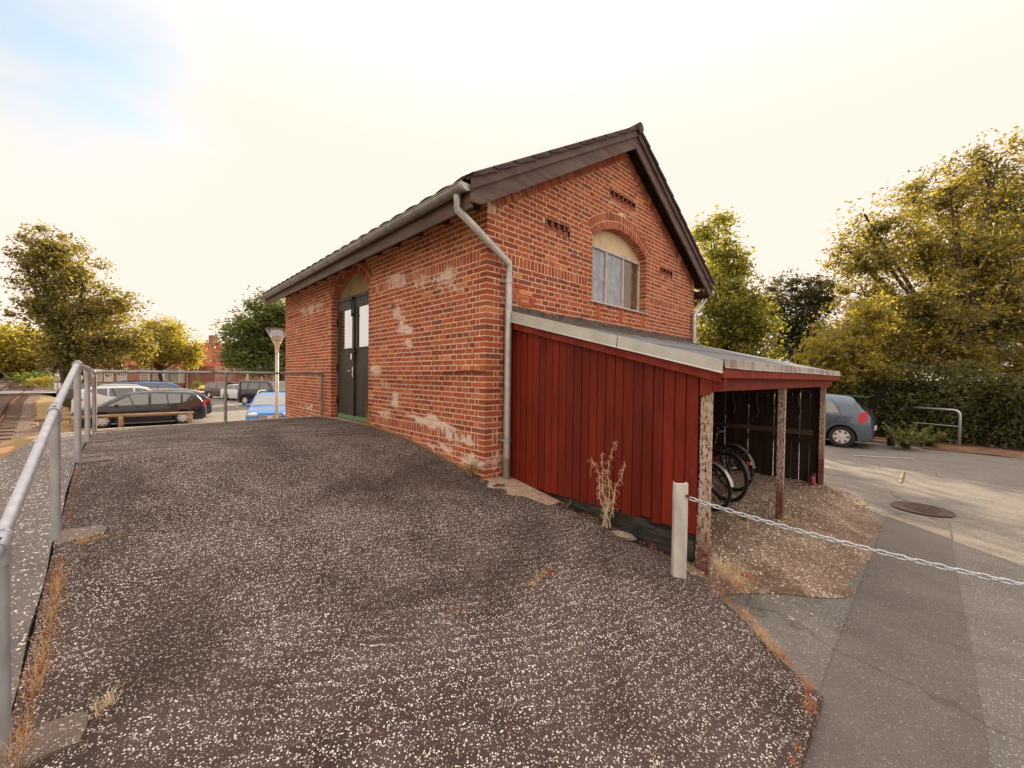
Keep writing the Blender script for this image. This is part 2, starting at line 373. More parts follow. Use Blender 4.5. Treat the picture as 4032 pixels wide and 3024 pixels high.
m_peb = bpy.data.materials.new('pebbles'); m_peb.use_nodes = True; n = m_peb.node_tree; g = N(n, 'ShaderNodeNewGeometry')
setc(n, ramp(n, g.outputs['Random Per Island'], [(0, (.14, .09, .065)), (.4, (.34, .25, .18)), (.75, (.52, .43, .34)), (1, (.80, .72, .62))])); n.nodes['Principled BSDF'].inputs['Roughness'].default_value = .8
def pebbles(name, cnt, xr, yr, zf, smin, smax, dens, kind='stuff'):
    b = MB(); k = 0
    while k < cnt:
        x = random.uniform(*xr); y = random.uniform(*yr)
        if random.random() > dens(x, y): k += .2; continue
        s_ = random.uniform(smin, smax)*random.uniform(.6, 1.2); a = random.uniform(0, PI); z = zf(x, y)+s_*.12; ca_, sa2 = math.cos(a), math.sin(a); fl = random.uniform(.35, .7)
        P6 = [(s_*.7, 0, 0), (s_*.25, s_*.45, s_*.1), (-s_*.4, s_*.4, 0), (-s_*.65, -.1*s_, s_*.05), (-s_*.2, -s_*.5, 0), (s_*.4, -s_*.42, s_*.08)]
        V = [(x+p*ca_-q*sa2, y+p*sa2+q*ca_, z+r) for p, q, r in P6]+[(x+.1*s_, y, z+s_*fl), (x-.2*s_, y+.1*s_, z+s_*fl*.9)]
        b.add(V, [(0, 1, 6), (1, 2, 7, 6), (2, 3, 7), (3, 4, 7), (4, 5, 6, 7), (5, 0, 6)]); k += 1
    o = b.obj(name, m_peb); o['kind'] = kind; return o
pebbles('gravel_stones', 9000, (.42, 5.6), (-2.95, -.9), lambda x, y: max(lerp(zgr(x, y), zlot(x, y), sstep(-2.3, -3.05, y)), zlot(x, y)), .010, .026, lambda x, y: (.25+.75*(.5+.5*math.sin(x*2.1+1)*math.cos(y*3.1)))*(1-.75*sstep(-2.3, -2.9, y)))
pebbles('gravel_stones', 260, (-.2, 6.5), (-4.4, -2.7), lambda x, y: zlot(x, y)+.008, .006, .014, lambda x, y: .6 if y > -3.2 else .15)
pebbles('gravel_stones', 500, (-.10, .34), (-1.6, -.05), lambda x, y: zramp(x, y)+.004, .004, .012, lambda x, y: .8)
sandm = noisy('sand_patch', (.34, .22, .15), (.52, .38, .27), 14, .95, .7, .006)
V = []; F = []; yy = ar(-.85, -.02, .05)
for y in yy:
    w = .10+.22*sstep(-.9, -.25, y)*(1+.3*math.sin(y*23)); x0 = edge_x(y)+.0; V += [(x0, y, zramp(x0, y)+.012), (x0-w-.12, y-.02, zramp(x0-w-.12, y)+.003)]
for i in range(len(yy)-1): a = 2*i; F.append((a, a+1, a+3, a+2))
mesh_obj('sand', V, F, sandm, kind='structure')
# pale worn lines on the lot
m_line = noisy('worn_yellow_paint', (.36, .30, .13), (.15, .13, .11), 30, .85, .1, .001, lo=.45, hi=.6)
lb = MB()
def lotquad(b, p, q, w, dz=.018):
    p = Vector(p); q = Vector(q); d = (q-p).normalized(); s = Vector((-d.y, d.x))*w/2; k = max(2, int((q-p).length/.4)); V = []; F = []
    for i in range(k+1):
        c = p.lerp(q, i/k)
        for e in (s, -s): V.append((c.x+e.x, c.y+e.y, zlot(c.x+e.x, c.y+e.y)+dz))
    for i in range(k): F.append((2*i, 2*i+1, 2*i+3, 2*i+2))
    b.add(V, F)
lotquad(lb, (7.5, -3.15), (8.9, -3.15), .045); lotquad(lb, (8.7, -3.68), (9.2, -3.66), .035); lb.obj('road_marking', m_line, kind='structure')
lb = MB(); m_line2 = noisy('worn_white_paint', (.55, .5, .42), (.2, .18, .15), 10, .85, .1, .001, lo=.5, hi=.66)
lotquad(lb, (10.3, -2.2), (10.9, -3.3), .06); lotquad(lb, (9.2, 3.2), (13.2, 3.2), .09)
for i in range(6): lotquad(lb, (-5.2+2.6*i, 29.5), (-5.2+2.6*i, 34.5), .12)
lotquad(lb, (2.0, 26.0), (4.6, 25.4), .35); lotquad(lb, (-4, 44), (14, 41), .5)
lb.obj('parking_marking', m_line2, kind='structure')
# ------------------------------------------------------------------ brick house
CH = .0667; K0 = 1.331        # course height, reference joint (bottom of upper soldier band)
WLEN, GLEN = 8.02, 5.73
AX = GLEN/2; SL = .582
def gtop(x): return 3.72-SL*abs(x-AX)
PAL = [(.42, .105, .050), (.38, .093, .046), (.46, .122, .056), (.32, .074, .040), (.42, .128, .070), (.29, .068, .040), (.45, .108, .046), (.36, .096, .056)]
def brickcol(r):
    c = PAL[int(r.random()*len(PAL))]; f = .88+.24*r.random(); g = r.random()
    if g < .04: c = (.56, .20, .085)
    elif g < .12: c = (.26, .082, .062)
    return tuple(v*f for v in c)
class Wall:
    """bricks laid one by one in the plane of a wall: to(s, z, depth) gives the point"""
    def __init__(s, to, stains=()): s.to = to; s.V = []; s.F = []; s.C = []; s.sz = []; s.st = stains
    def stain(s, a, z):
        v = 0; a += .09*math.sin(z*23+a*7)+.05*math.sin(a*31); z += .04*math.sin(a*17+z*5)
        for (cs, cz, rs, rz, am) in s.st:
            d = ((a-cs)/rs)**2+((z-cz)/rz)**2
            if d < 1: v = max(v, am*(1-d)**.7)
        return v
    def brick(s, poly, col, proud=0.0, keep=None, jit=.0016):
        n = len(poly); cs = sum(p[0] for p in poly)/n; cz = sum(p[1] for p in poly)/n
        P2 = []
        for a, z in poly:
            if keep is None or abs(a-keep) > 1e-4: a += random.uniform(-jit, jit)
            P2.append((a, z+random.uniform(-jit, jit)))
        pr = proud+random.uniform(-.0012, .0016); b = len(s.V)
        for a, z in P2:
            da = .002*(1 if cs > a else -1); dz = .002*(1 if cz > z else -1)
            if keep is not None and abs(a-keep) < 1e-4: da = 0
            s.V.append(s.to(a+da, z+dz, pr))
        for a, z in P2: s.V.append(s.to(a, z, pr-.0022))
        for a, z in P2: s.V.append(s.to(a, z, -.012))
        s.sz += P2*3
        c = (*col, s.stain(cs, cz)); s.F.append(tuple(b+i for i in range(n))); s.C.append(c)
        for i in range(n):
            j = (i+1) % n
            if keep is not None and abs(poly[i][0]-keep) < 1e-4 and abs(poly[j][0]-keep) < 1e-4: continue
            s.F.append((b+i, b+n+i, b+n+j, b+j)); s.C.append(c)
            s.F.append((b+n+i, b+2*n+i, b+2*n+j, b+n+j)); s.C.append(c)
    def obj(s, name, mat, parent):
        o = mesh_obj(name, s.V, s.F, mat, parent); me = o.data
        a = me.color_attributes.new('Col', 'FLOAT_COLOR', 'CORNER'); d = np.empty((len(me.loops), 4), dtype=np.float32); i = 0
        for f, c in zip(s.F, s.C): d[i:i+len(f)] = c; i += len(f)
        vi = np.empty(len(me.loops), dtype=np.int32); me.loops.foreach_get('vertex_index', vi); sv = np.array([s.stain(*s.sz[k]) for k in range(len(s.V))], dtype=np.float32) if s.st else np.zeros(len(s.V), dtype=np.float32); d[:, 3] = sv[vi]; a.data.foreach_set('color', d.ravel()); 
        bm = bmesh.new(); bm.from_mesh(me); bmesh.ops.recalc_face_normals(bm, faces=bm.faces[:]); bm.to_mesh(me); bm.free(); return o
def clip(poly, f):      # keep f(p) >= 0
    o = []
    for i, p in enumerate(poly):
        q = poly[(i+1) % len(poly)]; a, b = f(p), f(q)
        if a >= 0: o.append(p)
        if (a >= 0) != (b >= 0): t = a/(a-b); o.append((p[0]+(q[0]-p[0])*t, p[1]+(q[1]-p[1])*t))
    return o
# brick material: colour per brick, fine mottling, salt bloom where the stain value is high
m_brick = M('red_brick', (.4, .1, .06), .86, 0, .25); n = m_brick.node_tree
at = N(n, 'ShaderNodeAttribute', attribute_name='Col'); v = pos(n)
c = mixc(n, 1.0, at.outputs['Color'], ramp(n, noise(n, v, 26, 5, .65), [(.3, (.72, .70, .70)), (.7, (1.26, 1.25, 1.22))]), 'MULTIPLY')
sp = ramp(n, noise(n, v, 120, 3), [(.66, 0.0), (.74, 1.0)]); c = mixc(n, math_(n, 'MULTIPLY', sp, .5), c, (.1, .04, .03))
sa = math_(n, 'MULTIPLY_ADD', at.outputs['Alpha'], .30, math_(n, 'MULTIPLY_ADD', noise(n, v, 16, 7, .75), .6, math_(n, 'MULTIPLY', noise(n, v, 2.2, 3), .45))); sa = ramp(n, sa, [(.68, 0.0), (.80, .85)])
veil = math_(n, 'MULTIPLY', at.outputs['Alpha'], .14)
c = mixc(n, veil, c, (.60, .36, .27)); c = mixc(n, sa, c, (.80, .68, .60)); setc(n, c)
bump(n, math_(n, 'ADD', noise(n, v, 60, 5), math_(n, 'MULTIPLY', noise(n, v, 14, 3), .8)), .55, .0035)
m_mortar = noisy('mortar', (.60, .40, .245), (.84, .60, .39), 11, .95, .5, .003, detail=8)
m_mortargrey = m_mortar
toL = lambda s_, z, d: Vector((-d, s_, z))       # door wall: plane x = 0, outside is -x
toG = lambda s_, z, d: Vector((s_, -d, z))       # gable wall: plane y = 0, outside is -y
DS0, DS1, DC, DCZ, DR = 3.08, 4.79, 3.935, .740, 1.1416      # door opening and its arch
WS0, WS1, WC, WCZ, WR, WSILL = 2.04, 3.66, 2.85, 1.039, 1.326, 1.150
house = empty('brick_house', (0, 0, 0), 0, 'red brick house with a pale salt bloomed wall, dark plank door and arched gable window', 'house')
def intrados(s_, c, cz, r): d = r*r-(s_-c)**2; return cz+math.sqrt(d) if d > 0 else -9
def row_spans(z0, z1, length, door):
    """free intervals of a course, as (sA_bottom, sA_top, sB_bottom, sB_top)"""
    c, cz, r, a, b, sill = (DC, DCZ, DR, DS0, DS1, -9) if door else (WC, WCZ, WR, WS0, WS1, WSILL)
    R = r+.245; spring = intrados(a, c, cz, r)
    zm = (z0+z1)/2
    def cut(z):
        if z < spring-.02: return (a, b)
        d = R*R-(z-cz)**2
        if d <= 0: return None
        h = math.sqrt(d)
        # radial end of the ring near the springing
        rr = (z-cz)/max(1e-3, (spring-cz)); sa = c-(c-a)*rr
        h = min(h, (c-a)*rr) if z < cz+R*math.cos(math.asin((c-a)/r)) else h
        return (c-h, c+h)
    if zm < sill: return [(0, 0, length, length)]
    k0, k1 = cut(z0), cut(z1)
    if k0 is None and k1 is None: return [(0, 0, length, length)]
    if k1 is None: k1 = (c-.02, c+.02)
    if k0 is None: k0 = (c-.02, c+.02)
    return [(0, 0, k0[0], k1[0]), (k0[1], k1[1], length, length)]
J = .0155
def lay_row(w, z0, z1, spans, kind, corner_first, seedk, skip=None, top=None, keep0=0.0):
    for si, (a0, a1, b0_, b1_) in enumerate(spans):
        A = min(a0, a1); B = max(b0_, b1_); xs_ = []
        if si == 0: x = 0.0; first = [.251, .125] if kind == 'S' else [.125, .0625]
        else: x = A; first = [.188, .125] if kind == 'S' else [.125, .0625]
        step = .251 if kind == 'S' else .1255
        if corner_first == 'G' and si == 0: first = [.251] if kind == 'S' else [.125, .0625]
        i = 0
        while x < B-.02:
            wd = first[i] if i < len(first) else step
            if B-x-wd < .07 and B-x-wd > 0.0: wd = B-x
            e = min(x+wd, B); xs_.append((x, e)); x = e; i += 1
        for i, (p, q) in enumerate(xs_):
            r = random.Random(seedk*1000+i+si*500+(0 if i == 0 and si == 0 else (17 if corner_first == 'G' else 31)))
            col = brickcol(r)
            if skip and skip((p+q)/2, (z0+z1)/2): continue
            kp = 0.0 if (p < 1e-6 and si == 0) else None
            x0 = p if kp is not None else p+J/2
            poly = [(x0, z0+J/2), (q-J/2, z0+J/2), (q-J/2, z1-J/2), (x0, z1-J/2)]
            if a0 != a1 or b0_ != b1_:
                f = lambda pt, a0=a0, a1=a1: pt[0]-lerp(a0, a1, (pt[1]-z0)/(z1-z0))-J/2*(si > 0)
                g = lambda pt: lerp(b0_, b1_, (pt[1]-z0)/(z1-z0))-J/2-pt[0]
                if si > 0: poly = clip(poly, f)
                if poly: poly = clip(poly, g) if si == 0 else poly
            if poly and top: poly = clip(poly, top)
            if poly and top: poly = clip(poly, lambda pt: top((2*AX-pt[0], pt[1]))) if len(poly) > 2 else poly
            if not poly or len(poly) < 3: continue
            ar_ = abs(sum(poly[k][0]*poly[(k+1) % len(poly)][1]-poly[(k+1) % len(poly)][0]*poly[k][1] for k in range(len(poly))))/2
            if ar_ < 4e-4: continue
            # patch of displaced bricks by the downpipe on the gable
            pr = 0
            if corner_first == 'G' and .34 < (p+q)/2 < .95 and .86 < z0 < 1.10 and (z0-.86)*2.2+ (p+q)/2 < 1.05: pr = random.choice((.012, .016, -.004)); col = tuple(min(.8, v*1.35) for v in col)
            w.brick(poly, col, pr, kp)
def soldier(w, z0, z1, spans, seedk, quoin=.125, skip=None):
    for si, (a0, a1, b0_, b1_) in enumerate(spans):
        A = max(a0, a1)+(quoin if si == 0 or True else 0); B = min(b0_, b1_)-quoin
        nn = max(1, round((B-A)/.0665)); st = (B-A)/nn
        for i in range(nn):
            r = random.Random(seedk*77+i+si*991); p = A+i*st
            w.brick([(p+J/2, z0+J/2), (p+st-J/2, z0+J/2), (p+st-J/2, z1-J/2), (p+J/2, z1-J/2)], brickcol(r))
        for h in (0, 1):
            zz = z0+h*(z1-z0)/2; z2 = zz+(z1-z0)/2
            for e in (0, 1):
                r = random.Random(seedk*13+h+si*7+(e*3 if not (si == 0 and e == 0) else 0)+h*40)
                p, q = (A-quoin, A) if e == 0 else (B, B+quoin)
                kp = 0.0 if (p < 1e-6) else None
                w.brick([(p if kp is not None else p+J/2, zz+J/2), (q-J/2, zz+J/2), (q-J/2, z2-J/2), (p if kp is not None else p+J/2, z2-J/2)], brickcol(r), 0, kp)
def arch_ring(w, c, cz, r, half):
    a = math.asin(half/r)
    for ring in range(2):
        r0 = r+ring*.1225; r1 = r0+.1225; nn = round(2*a*(r0+.06)/.066)
        for i in range(nn):
            t0 = -a+2*a*i/nn; t1 = -a+2*a*(i+1)/nn; e0 = J/2/r0
            pt = lambda t, rr: (c+rr*math.sin(t), cz+rr*math.cos(t))
            w.brick([pt(t0+e0, r0+(.003 if ring == 0 else J/2)), pt(t1-e0, r0+(.003 if ring == 0 else J/2)), pt(t1-e0, r1-J/2), pt(t0+e0, r1-J/2)], brickcol(random), .002)
# salt bloom on the door wall (s, z, rs, rz, amount)
STL = [(2.1, 1.42, 1.0, .15, .8), (1.1, 1.27, .8, .12, .95), (.7, 1.10, .45, .10, .8), (5.9, 1.42, 1.3, .16, .8), (2.05, .98, .18, .22, .8), (1.9, .70, .20, .16, 1.2), (1.75, .48, .12, .10, 1.2), (2.75, .05, .4, .14, .8),
       (2.5, -.18, .35, .12, 1.1), (2.15, -.38, .25, .12, 1.2), (1.9, -.03, .25, .08, .9), (1.35, -.60, .4, .06, 1.5), (.85, -.66, .38, .06, 1.5), (.5, -.77, .28, .06, 1.5), (.9, -.92, .6, .08, .9), (.15, -1.02, .3, .12, 1.0), (2.5, -.6, .25, .12, 1.0), (6.2, -.75, 1.2, .10, .8)]
STG = [(.1, 1.88, .25, .09, 1.0), (.25, -.98, .4, .16, .9), (2.5, 2.74, .25, .08, .7), (3.0, 2.74, .35, .07, .8)]
wl = Wall(toL, STL); wg = Wall(toG, STG)
VENTS = [(.98, 1.50, 9, 11), (2.46, 3.25, 22, 24), (4.17, 4.70, 9, 11)]
vskip = lambda s_, z: any(a < s_ < b and K0+k0*CH < z < K0+k1*CH for a, b, k0, k1 in VENTS)
for k in range(-38, 14):
    z0, z1 = K0+k*CH, K0+(k+1)*CH
    kind = 'S' if k % 2 == 0 else 'H'
    if z1 < 2.02:
        if k in (0, 1) or k in (-32, -31):
            if k in (0, -32): soldier(wl, z0, z1+CH, row_spans(z0, z1+CH, WLEN, True), k)
        else: lay_row(wl, z0, z1, row_spans(z0, z1, WLEN, True), kind, 'L', k)
for k in range(-38, 36):
    z0, z1 = K0+k*CH, K0+(k+1)*CH; kind = 'H' if k % 2 == 0 else 'S'
    if k in (0, 1) or k in (-32, -31):
        if k in (0, -32): soldier(wg, z0, z1+CH, row_spans(z0, z1+CH, GLEN, False), k)
        continue
    if k in (-4, -5, -6) :      # brick courses below the window have upright pairs
        pass
    lay_row(wg, z0, z1, row_spans(z0, z1, GLEN, False), kind, 'G', k, vskip, top=lambda pt: 3.72-.205-SL*(AX-pt[0])-pt[1])
# raking course under the verge
for sgn in (-1, 1):
    ln = AX/math.cos(math.atan(SL)); nn = int(ln/.0665)
    for i in range(nn):
        t0, t1 = i/nn, (i+1)/nn
        def rk(t, d):  # along slope from eave to apex, d below top measured square
            x = t*AX; z = 3.72-SL*(AX-x); ux, uz = math.sin(math.atan(SL)), -math.cos(math.atan(SL)); x2 = x+ux*d; z2 = z+uz*d
            return ((x2 if sgn < 0 else 2*AX-x2), z2)
        e = J/2/ln
        pl = [rk(t0+e, .175), rk(t1-e, .175), rk(t1-e, .0), rk(t0+e, .0)]
        pl = clip(pl, lambda pt: pt[0]-.004); pl = clip(pl, lambda pt: (AX-pt[0])*(-sgn)-.004) if pl else pl
        pl = clip(pl, lambda pt: GLEN-.004-pt[0]) if pl else pl
        if pl and len(pl) > 2: wg.brick(pl if sgn < 0 else list(reversed(pl)), brickcol(random), .003)
arch_ring(wl, DC, DCZ, DR, (DS1-DS0)/2); arch_ring(wg, WC, WCZ, WR, (WS1-WS0)/2)
# upright brick pairs under the window sill
for s_ in (2.14, 2.79, 3.52):
    for q in range(2): wg.brick([(s_+q*.066, .905), (s_+q*.066+.055, .905), (s_+q*.066+.055, 1.125), (s_+q*.066, 1.125)], (.50, .15, .06), .008 if q else .004)
o1 = wl.obj('wall', m_brick, house); o1['label'] = 'door side brickwork with white salt bloom'
o2 = wg.obj('wall', m_brick, house); o2['label'] = 'gable brickwork with arched window and toothed vents'
# mortar core with openings (front sheet 6 mm behind the faces) + reveals + hidden walls
def core(to, length, topf, c, cz, r, a, b, sill, name, dep=.24):
    mb = MB(); V = []; F = []
    xs_ = sorted(set([0.0, length, a, b]+[a+(b-a)*i/24 for i in range(25)]+[length*i/10 for i in range(11)]+[AX]+([q for v_ in VENTS for q in v_[:2]] if sill > -2 else [])))
    xs_ = [x for i, x in enumerate(xs_) if i == 0 or x-xs_[i-1] > 1e-5]
    xs_ = [x for x in xs_ if x <= length]
    def quad(x0, x1, zb0, zb1, zt0, zt1):
        i = len(V); V.extend([to(x0, zb0, -.0035), to(x1, zb1, -.0035), to(x1, zt1, -.0035), to(x0, zt0, -.0035)]); F.append((i, i+1, i+2, i+3))
    for x0, x1 in zip(xs_, xs_[1:]):
        if a-1e-6 <= x0 and x1 <= b+1e-6:
            h0, h1 = intrados(min(max(x0, a), b), c, cz, r), intrados(min(max(x1, a), b), c, cz, r)
            vz = [(K0+k0*CH, K0+k1*CH) for va, vb, k0, k1 in VENTS if va-1e-6 <= x0 and x1 <= vb+1e-6] if sill > -2 else []
            if vz: quad(x0, x1, h0, h1, vz[0][0], vz[0][0]); quad(x0, x1, vz[0][1], vz[0][1], topf(x0), topf(x1))
            else: quad(x0, x1, h0, h1, topf(x0), topf(x1))
            if sill > -2: quad(x0, x1, -2.7, -2.7, sill, sill)
        else:
            vz = sorted((K0+k0*CH, K0+k1*CH) for va, vb, k0, k1 in VENTS if va-1e-6 <= x0 and x1 <= vb+1e-6) if sill > -2 else []
            if vz: quad(x0, x1, -2.7, -2.7, vz[0][0], vz[0][0]); quad(x0, x1, vz[0][1], vz[0][1], topf(x0), topf(x1))
            else: quad(x0, x1, -2.7, -2.7, topf(x0), topf(x1))
    mb.add(V, F); o = mb.obj(name, m_mortar, house)
    return o
o = core(toL, WLEN, lambda x: 2.03, DC, DCZ, DR, DS0, DS1, -9, 'wall'); o['label'] = 'pale mortar joints of the door side'
o = core(toG, GLEN, gtop, WC, WCZ, WR, WS0, WS1, WSILL, 'wall'); o['label'] = 'pale mortar joints of the gable'
hb = MB()
hb.add([(GLEN, 0.0, -2.7), (GLEN, WLEN, -2.7), (GLEN, WLEN, 2.03), (GLEN, 0, 2.03)], [(0, 1, 2, 3)])
hb.add([(0, WLEN, -2.7), (GLEN, WLEN, -2.7), (GLEN, WLEN, 2.03), (AX, WLEN, 3.72), (0, WLEN, 2.03)], [(0, 4, 3, 2, 1)])
m_farbrick = M('distant_brick', (.4, .12, .08), .9); n = m_farbrick.node_tree
bt = N(n, 'ShaderNodeTexBrick', inp={'Scale': 1, 'Mortar Size': .012, 'Brick Width': .25, 'Row Height': .0667, 'Mortar Smooth': .2}); bt.inputs[1].default_value = (.40, .12, .075, 1); bt.inputs[2].default_value = (.30, .085, .06, 1); bt.inputs[3].default_value = (.5, .36, .27, 1)
g = N(n, 'ShaderNodeSeparateXYZ'); L(n, pos(n), g.inputs[0]); cb = N(n, 'ShaderNodeCombineXYZ'); L(n, math_(n, 'ADD', g.outputs[0], g.outputs[1]), cb.inputs[0]); L(n, g.outputs[2], cb.inputs[1]); L(n, cb.outputs[0], bt.inputs[0])
setc(n, mixc(n, 1.0, bt.outputs[0], ramp(n, noise(n, pos(n), .6, 4), [(.3, .8), (.7, 1.25)]), 'MULTIPLY'))
hb.obj('wall', m_farbrick, house)['label'] = 'back and far side brick walls'
# inside dark floor so nothing shows through the panes
ib = MB(); ib.box((.25, .25, -.9), (GLEN-.2, WLEN-.2, -.85)); ib.obj('floor', m_dark, house)
# reveals: bricks turned into the opening
def reveal(to3, z0, z1, dep, name='reveal'):
    w = Wall(to3); k = math.floor((z0-K0)/CH)
    while K0+k*CH < z1:
        a, b = max(z0, K0+k*CH)+J/2, min(z1, K0+(k+1)*CH)-J/2
        if b-a > .01:
            for p, q in ([(0, .125), (.125, .25)] if k % 2 else [(0, .25)]):
                if p < dep: w.brick([(p+(J/2 if p else 0), a), (min(q, dep)-J/2, a), (min(q, dep)-J/2, b), (p+(J/2 if p else 0), b)], brickcol(random), 0, 0.0)
        k += 1
    return w
for sgn, s_, z0, z1, which in ((1, DS1, -1.0, 1.50, 'L'), (-1, DS0, -1.0, 1.49, 'L'), (1, WS1, WSILL+.02, 2.087, 'G'), (-1, WS0, WSILL+.02, 2.087, 'G')):
    if which == 'L': to3 = lambda d_, z, p, s_=s_, sgn=sgn: Vector((d_, s_-sgn*p, z))
    else: to3 = lambda d_, z, p, s_=s_, sgn=sgn: Vector((s_-sgn*p, d_, z))
    w = reveal(to3, z0, z1, .25); w.obj('reveal', m_brick, house)
    mb = MB(); mb.add([to3(.006, z0, -.0055), to3(.26, z0, -.0055), to3(.26, z1, -.0055), to3(.006, z1, -.0055)], [(0, 1, 2, 3)]); mb.obj('reveal', m_mortar, house)
for which, c, cz, r, half in (('L', DC, DCZ, DR, (DS1-DS0)/2), ('G', WC, WCZ, WR, (WS1-WS0)/2)):
    a = math.asin(half/r); nn = round(2*a*r/.066); w = Wall(lambda t, d_, p: Vector((0, 0, 0)))
    if which == 'L': w.to = lambda t, d_, p: Vector((d_, c+(r-.0+-p)*math.sin(t/r), cz+(r-p)*math.cos(t/r)))
    else: w.to = lambda t, d_, p: Vector((c+(r-p)*math.sin(t/r), d_, cz+(r-p)*math.cos(t/r)))
    for i in range(nn):
        t0 = (-a+2*a*i/nn)*r; t1 = (-a+2*a*(i+1)/nn)*r
        for p, q in ((0, .12), (.12, .24)): w.brick([(t0+J/2, p+.002), (t1-J/2, p+.002), (t1-J/2, q-J/2), (t0+J/2, q-J/2)], brickcol(random), 0, None, .001)
    w.obj('arch_soffit', m_brick, house)
    mb = MB(); V = []
    for i in range(25):
        t = (-a+2*a*i/24)*r; V += [w.to(t, .006, -.0055), w.to(t, .26, -.0055)]
    mb.add(V, [(2*i, 2*i+1, 2*i+3, 2*i+2) for i in range(24)]); mb.obj('arch_soffit', m_mortar, house)
# toothed vents: two courses of bricks set at 45 degrees in a dark pocket
for a, b, k0, k1 in VENTS:
    z0, z1 = K0+k0*CH, K0+k1*CH; tb = MB(); cb_ = MB()
    cb_.add([(a, .085, z0), (b, .085, z0), (b, .085, z1), (a, .085, z1), (a, -.001, z0), (b, -.001, z0), (b, -.001, z1), (a, -.001, z1)], [(0, 1, 2, 3), (4, 5, 1, 0), (3, 2, 6, 7), (4, 0, 3, 7), (1, 5, 6, 2)])
    cb_.obj('vent', bpy.data.materials.get('vent_pocket') or M('vent_pocket', (.10, .035, .024), .95), house)
    nn = round((b-a)/.131); st = (b-a)/nn
    for i in range(nn):
        x = a+i*st
        for h, top_ in ((0, .006), (1, .016)):
            zz = z0+h*CH
            if h == 0: tb.prism([(x+.004, .03), (x+st*.5, .0), (x+st-.006, .03), (x+st-.006, .08), (x+.004, .08)], CH-.008, Matrix(((1, 0, 0, 0), (0, 0, 1, 0), (0, 1, 0, zz+.004), (0, 0, 0, 1))))
            else: tb.prism([(x+.01, -.0), (x+st*.9, .05), (x+st*.4, .08), (x+.004, .03)], CH-.012, Matrix(((1, 0, 0, 0), (0, 0, 1, 0), (0, 1, 0, zz+.006), (0, 0, 0, 1))))
    o = tb.obj('vent', m_brickplain if 'm_brickplain' in globals() else None, house); m_vb = bpy.data.materials.get('vent_brick') or noisy('vent_brick', (.40, .14, .09), (.28, .085, .055), 20, .9, .4, .003); o.data.materials.clear(); o.data.materials.append(m_vb)
# ---- roof
m_tile = noisy('roof_tile', (.05, .035, .035), (.11, .08, .075), 5, .85, .4, .006)
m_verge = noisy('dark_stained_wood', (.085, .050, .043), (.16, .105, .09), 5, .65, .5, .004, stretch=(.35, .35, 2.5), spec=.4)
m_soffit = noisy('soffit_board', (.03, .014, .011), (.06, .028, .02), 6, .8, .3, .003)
ca, sa_ = math.cos(math.atan(SL)), math.sin(math.atan(SL))
EY0, EY1 = -.24, WLEN+.44
def slope_pt(side, d, y, h):   # d = distance down from the ridge along slope, h above underside
    x = d*ca + h*sa_*0; z = 4.0-d*sa_
    x = AX-x-h*sa_ if side < 0 else AX+x+h*sa_
    return Vector((x, y, z-.105+h*ca))
SLEN = 3.24/ca
roof = MB()
for side in (-1, 1):
    rows = 11; V = []; F = []; nyc = 100
    for r_ in range(rows):
        d0 = SLEN*r_/rows; d1 = SLEN*(r_+1)/rows+.03
        b_ = len(V)
        for j in range(nyc+1):
            y = EY0-.03+(EY1-EY0+.06)*j/nyc; wv = .018*abs(math.sin(j*PI/4)); 
            V += [slope_pt(side, d0, y, .02+wv), slope_pt(side, d1, y, .055+wv), slope_pt(side, d1, y, .03+wv)]
        for j in range(nyc):
            q = b_+3*j; F += [(q, q+3, q+4, q+1), (q+1, q+4, q+5, q+2)]
    roof.add(V, F)
    # thick tile edge over the verge, lumpy
    for r_ in range(rows):
        for y in (EY0-.035, ):
            d0 = SLEN*r_/rows; d1 = SLEN*(r_+1)/rows+.03
            A = [slope_pt(side, d0, y, .0), slope_pt(side, d1, y, .02), slope_pt(side, d1, y, .062), slope_pt(side, d0, y, .034)]; B = [v+Vector((0, .12, 0)) for v in A]
            roof.add(A+B, [(0, 1, 2, 3), (7, 6, 5, 4), (0, 4, 5, 1), (1, 5, 6, 2), (2, 6, 7, 3), (3, 7, 4, 0)])
rf = roof.obj('roof', m_tile, house)
rd = MB(); yq = EY0-.05
while yq < EY1: rd.tube([(AX, yq, 3.91), (AX, yq+.36, 3.91)], [.085, .075], 10); yq += .33
rd.obj('ridge_tile', m_tile, rf)
und = MB()
for side in (-1, 1):
    A = [slope_pt(side, 0, EY0+.02, -.01), slope_pt(side, SLEN-.02, EY0+.02, -.01), slope_pt(side, SLEN-.02, EY1-.02, -.01), slope_pt(side, 0, EY1-.02, -.01)]; B = [v+Vector((0, 0, -.03)) for v in A]
    und.add(A+B, [(0, 3, 2, 1), (4, 5, 6, 7), (0, 1, 5, 4), (1, 2, 6, 5), (2, 3, 7, 6)])
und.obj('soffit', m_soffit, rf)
# verge boards
def vboard(y0, y1, off, dep, ext, side, nm='verge_board'):
    vb = MB(); xe = -.405-ext; pts = []
    for x in (xe, AX): pts.append((x, 3.97-off-SL*(AX-x)))
    poly = [(pts[0][0], pts[0][1]-dep), (pts[1][0], pts[1][1]-dep), pts[1], pts[0]]
    if ext < 0: poly = [(pts[0][0]+.13, pts[0][1]-dep+.065), (pts[1][0], pts[1][1]-dep), pts[1], pts[0], (pts[0][0], pts[0][1]-dep*.75)]
    if side > 0: poly = [(2*AX-x, z) for x, z in reversed(poly)]
    vb.prism(poly, y1-y0, Matrix.Translation((0, y0, 0))); return vb.obj(nm, m_verge, rf)
for side in (-1, 1):
    vboard(-.245, -.215, .0, .165, 0, side); vboard(-.213, -.185, .12, .225, -.01, side)
    vboard(WLEN+.40, WLEN+.43, .0, .165, 0, side)
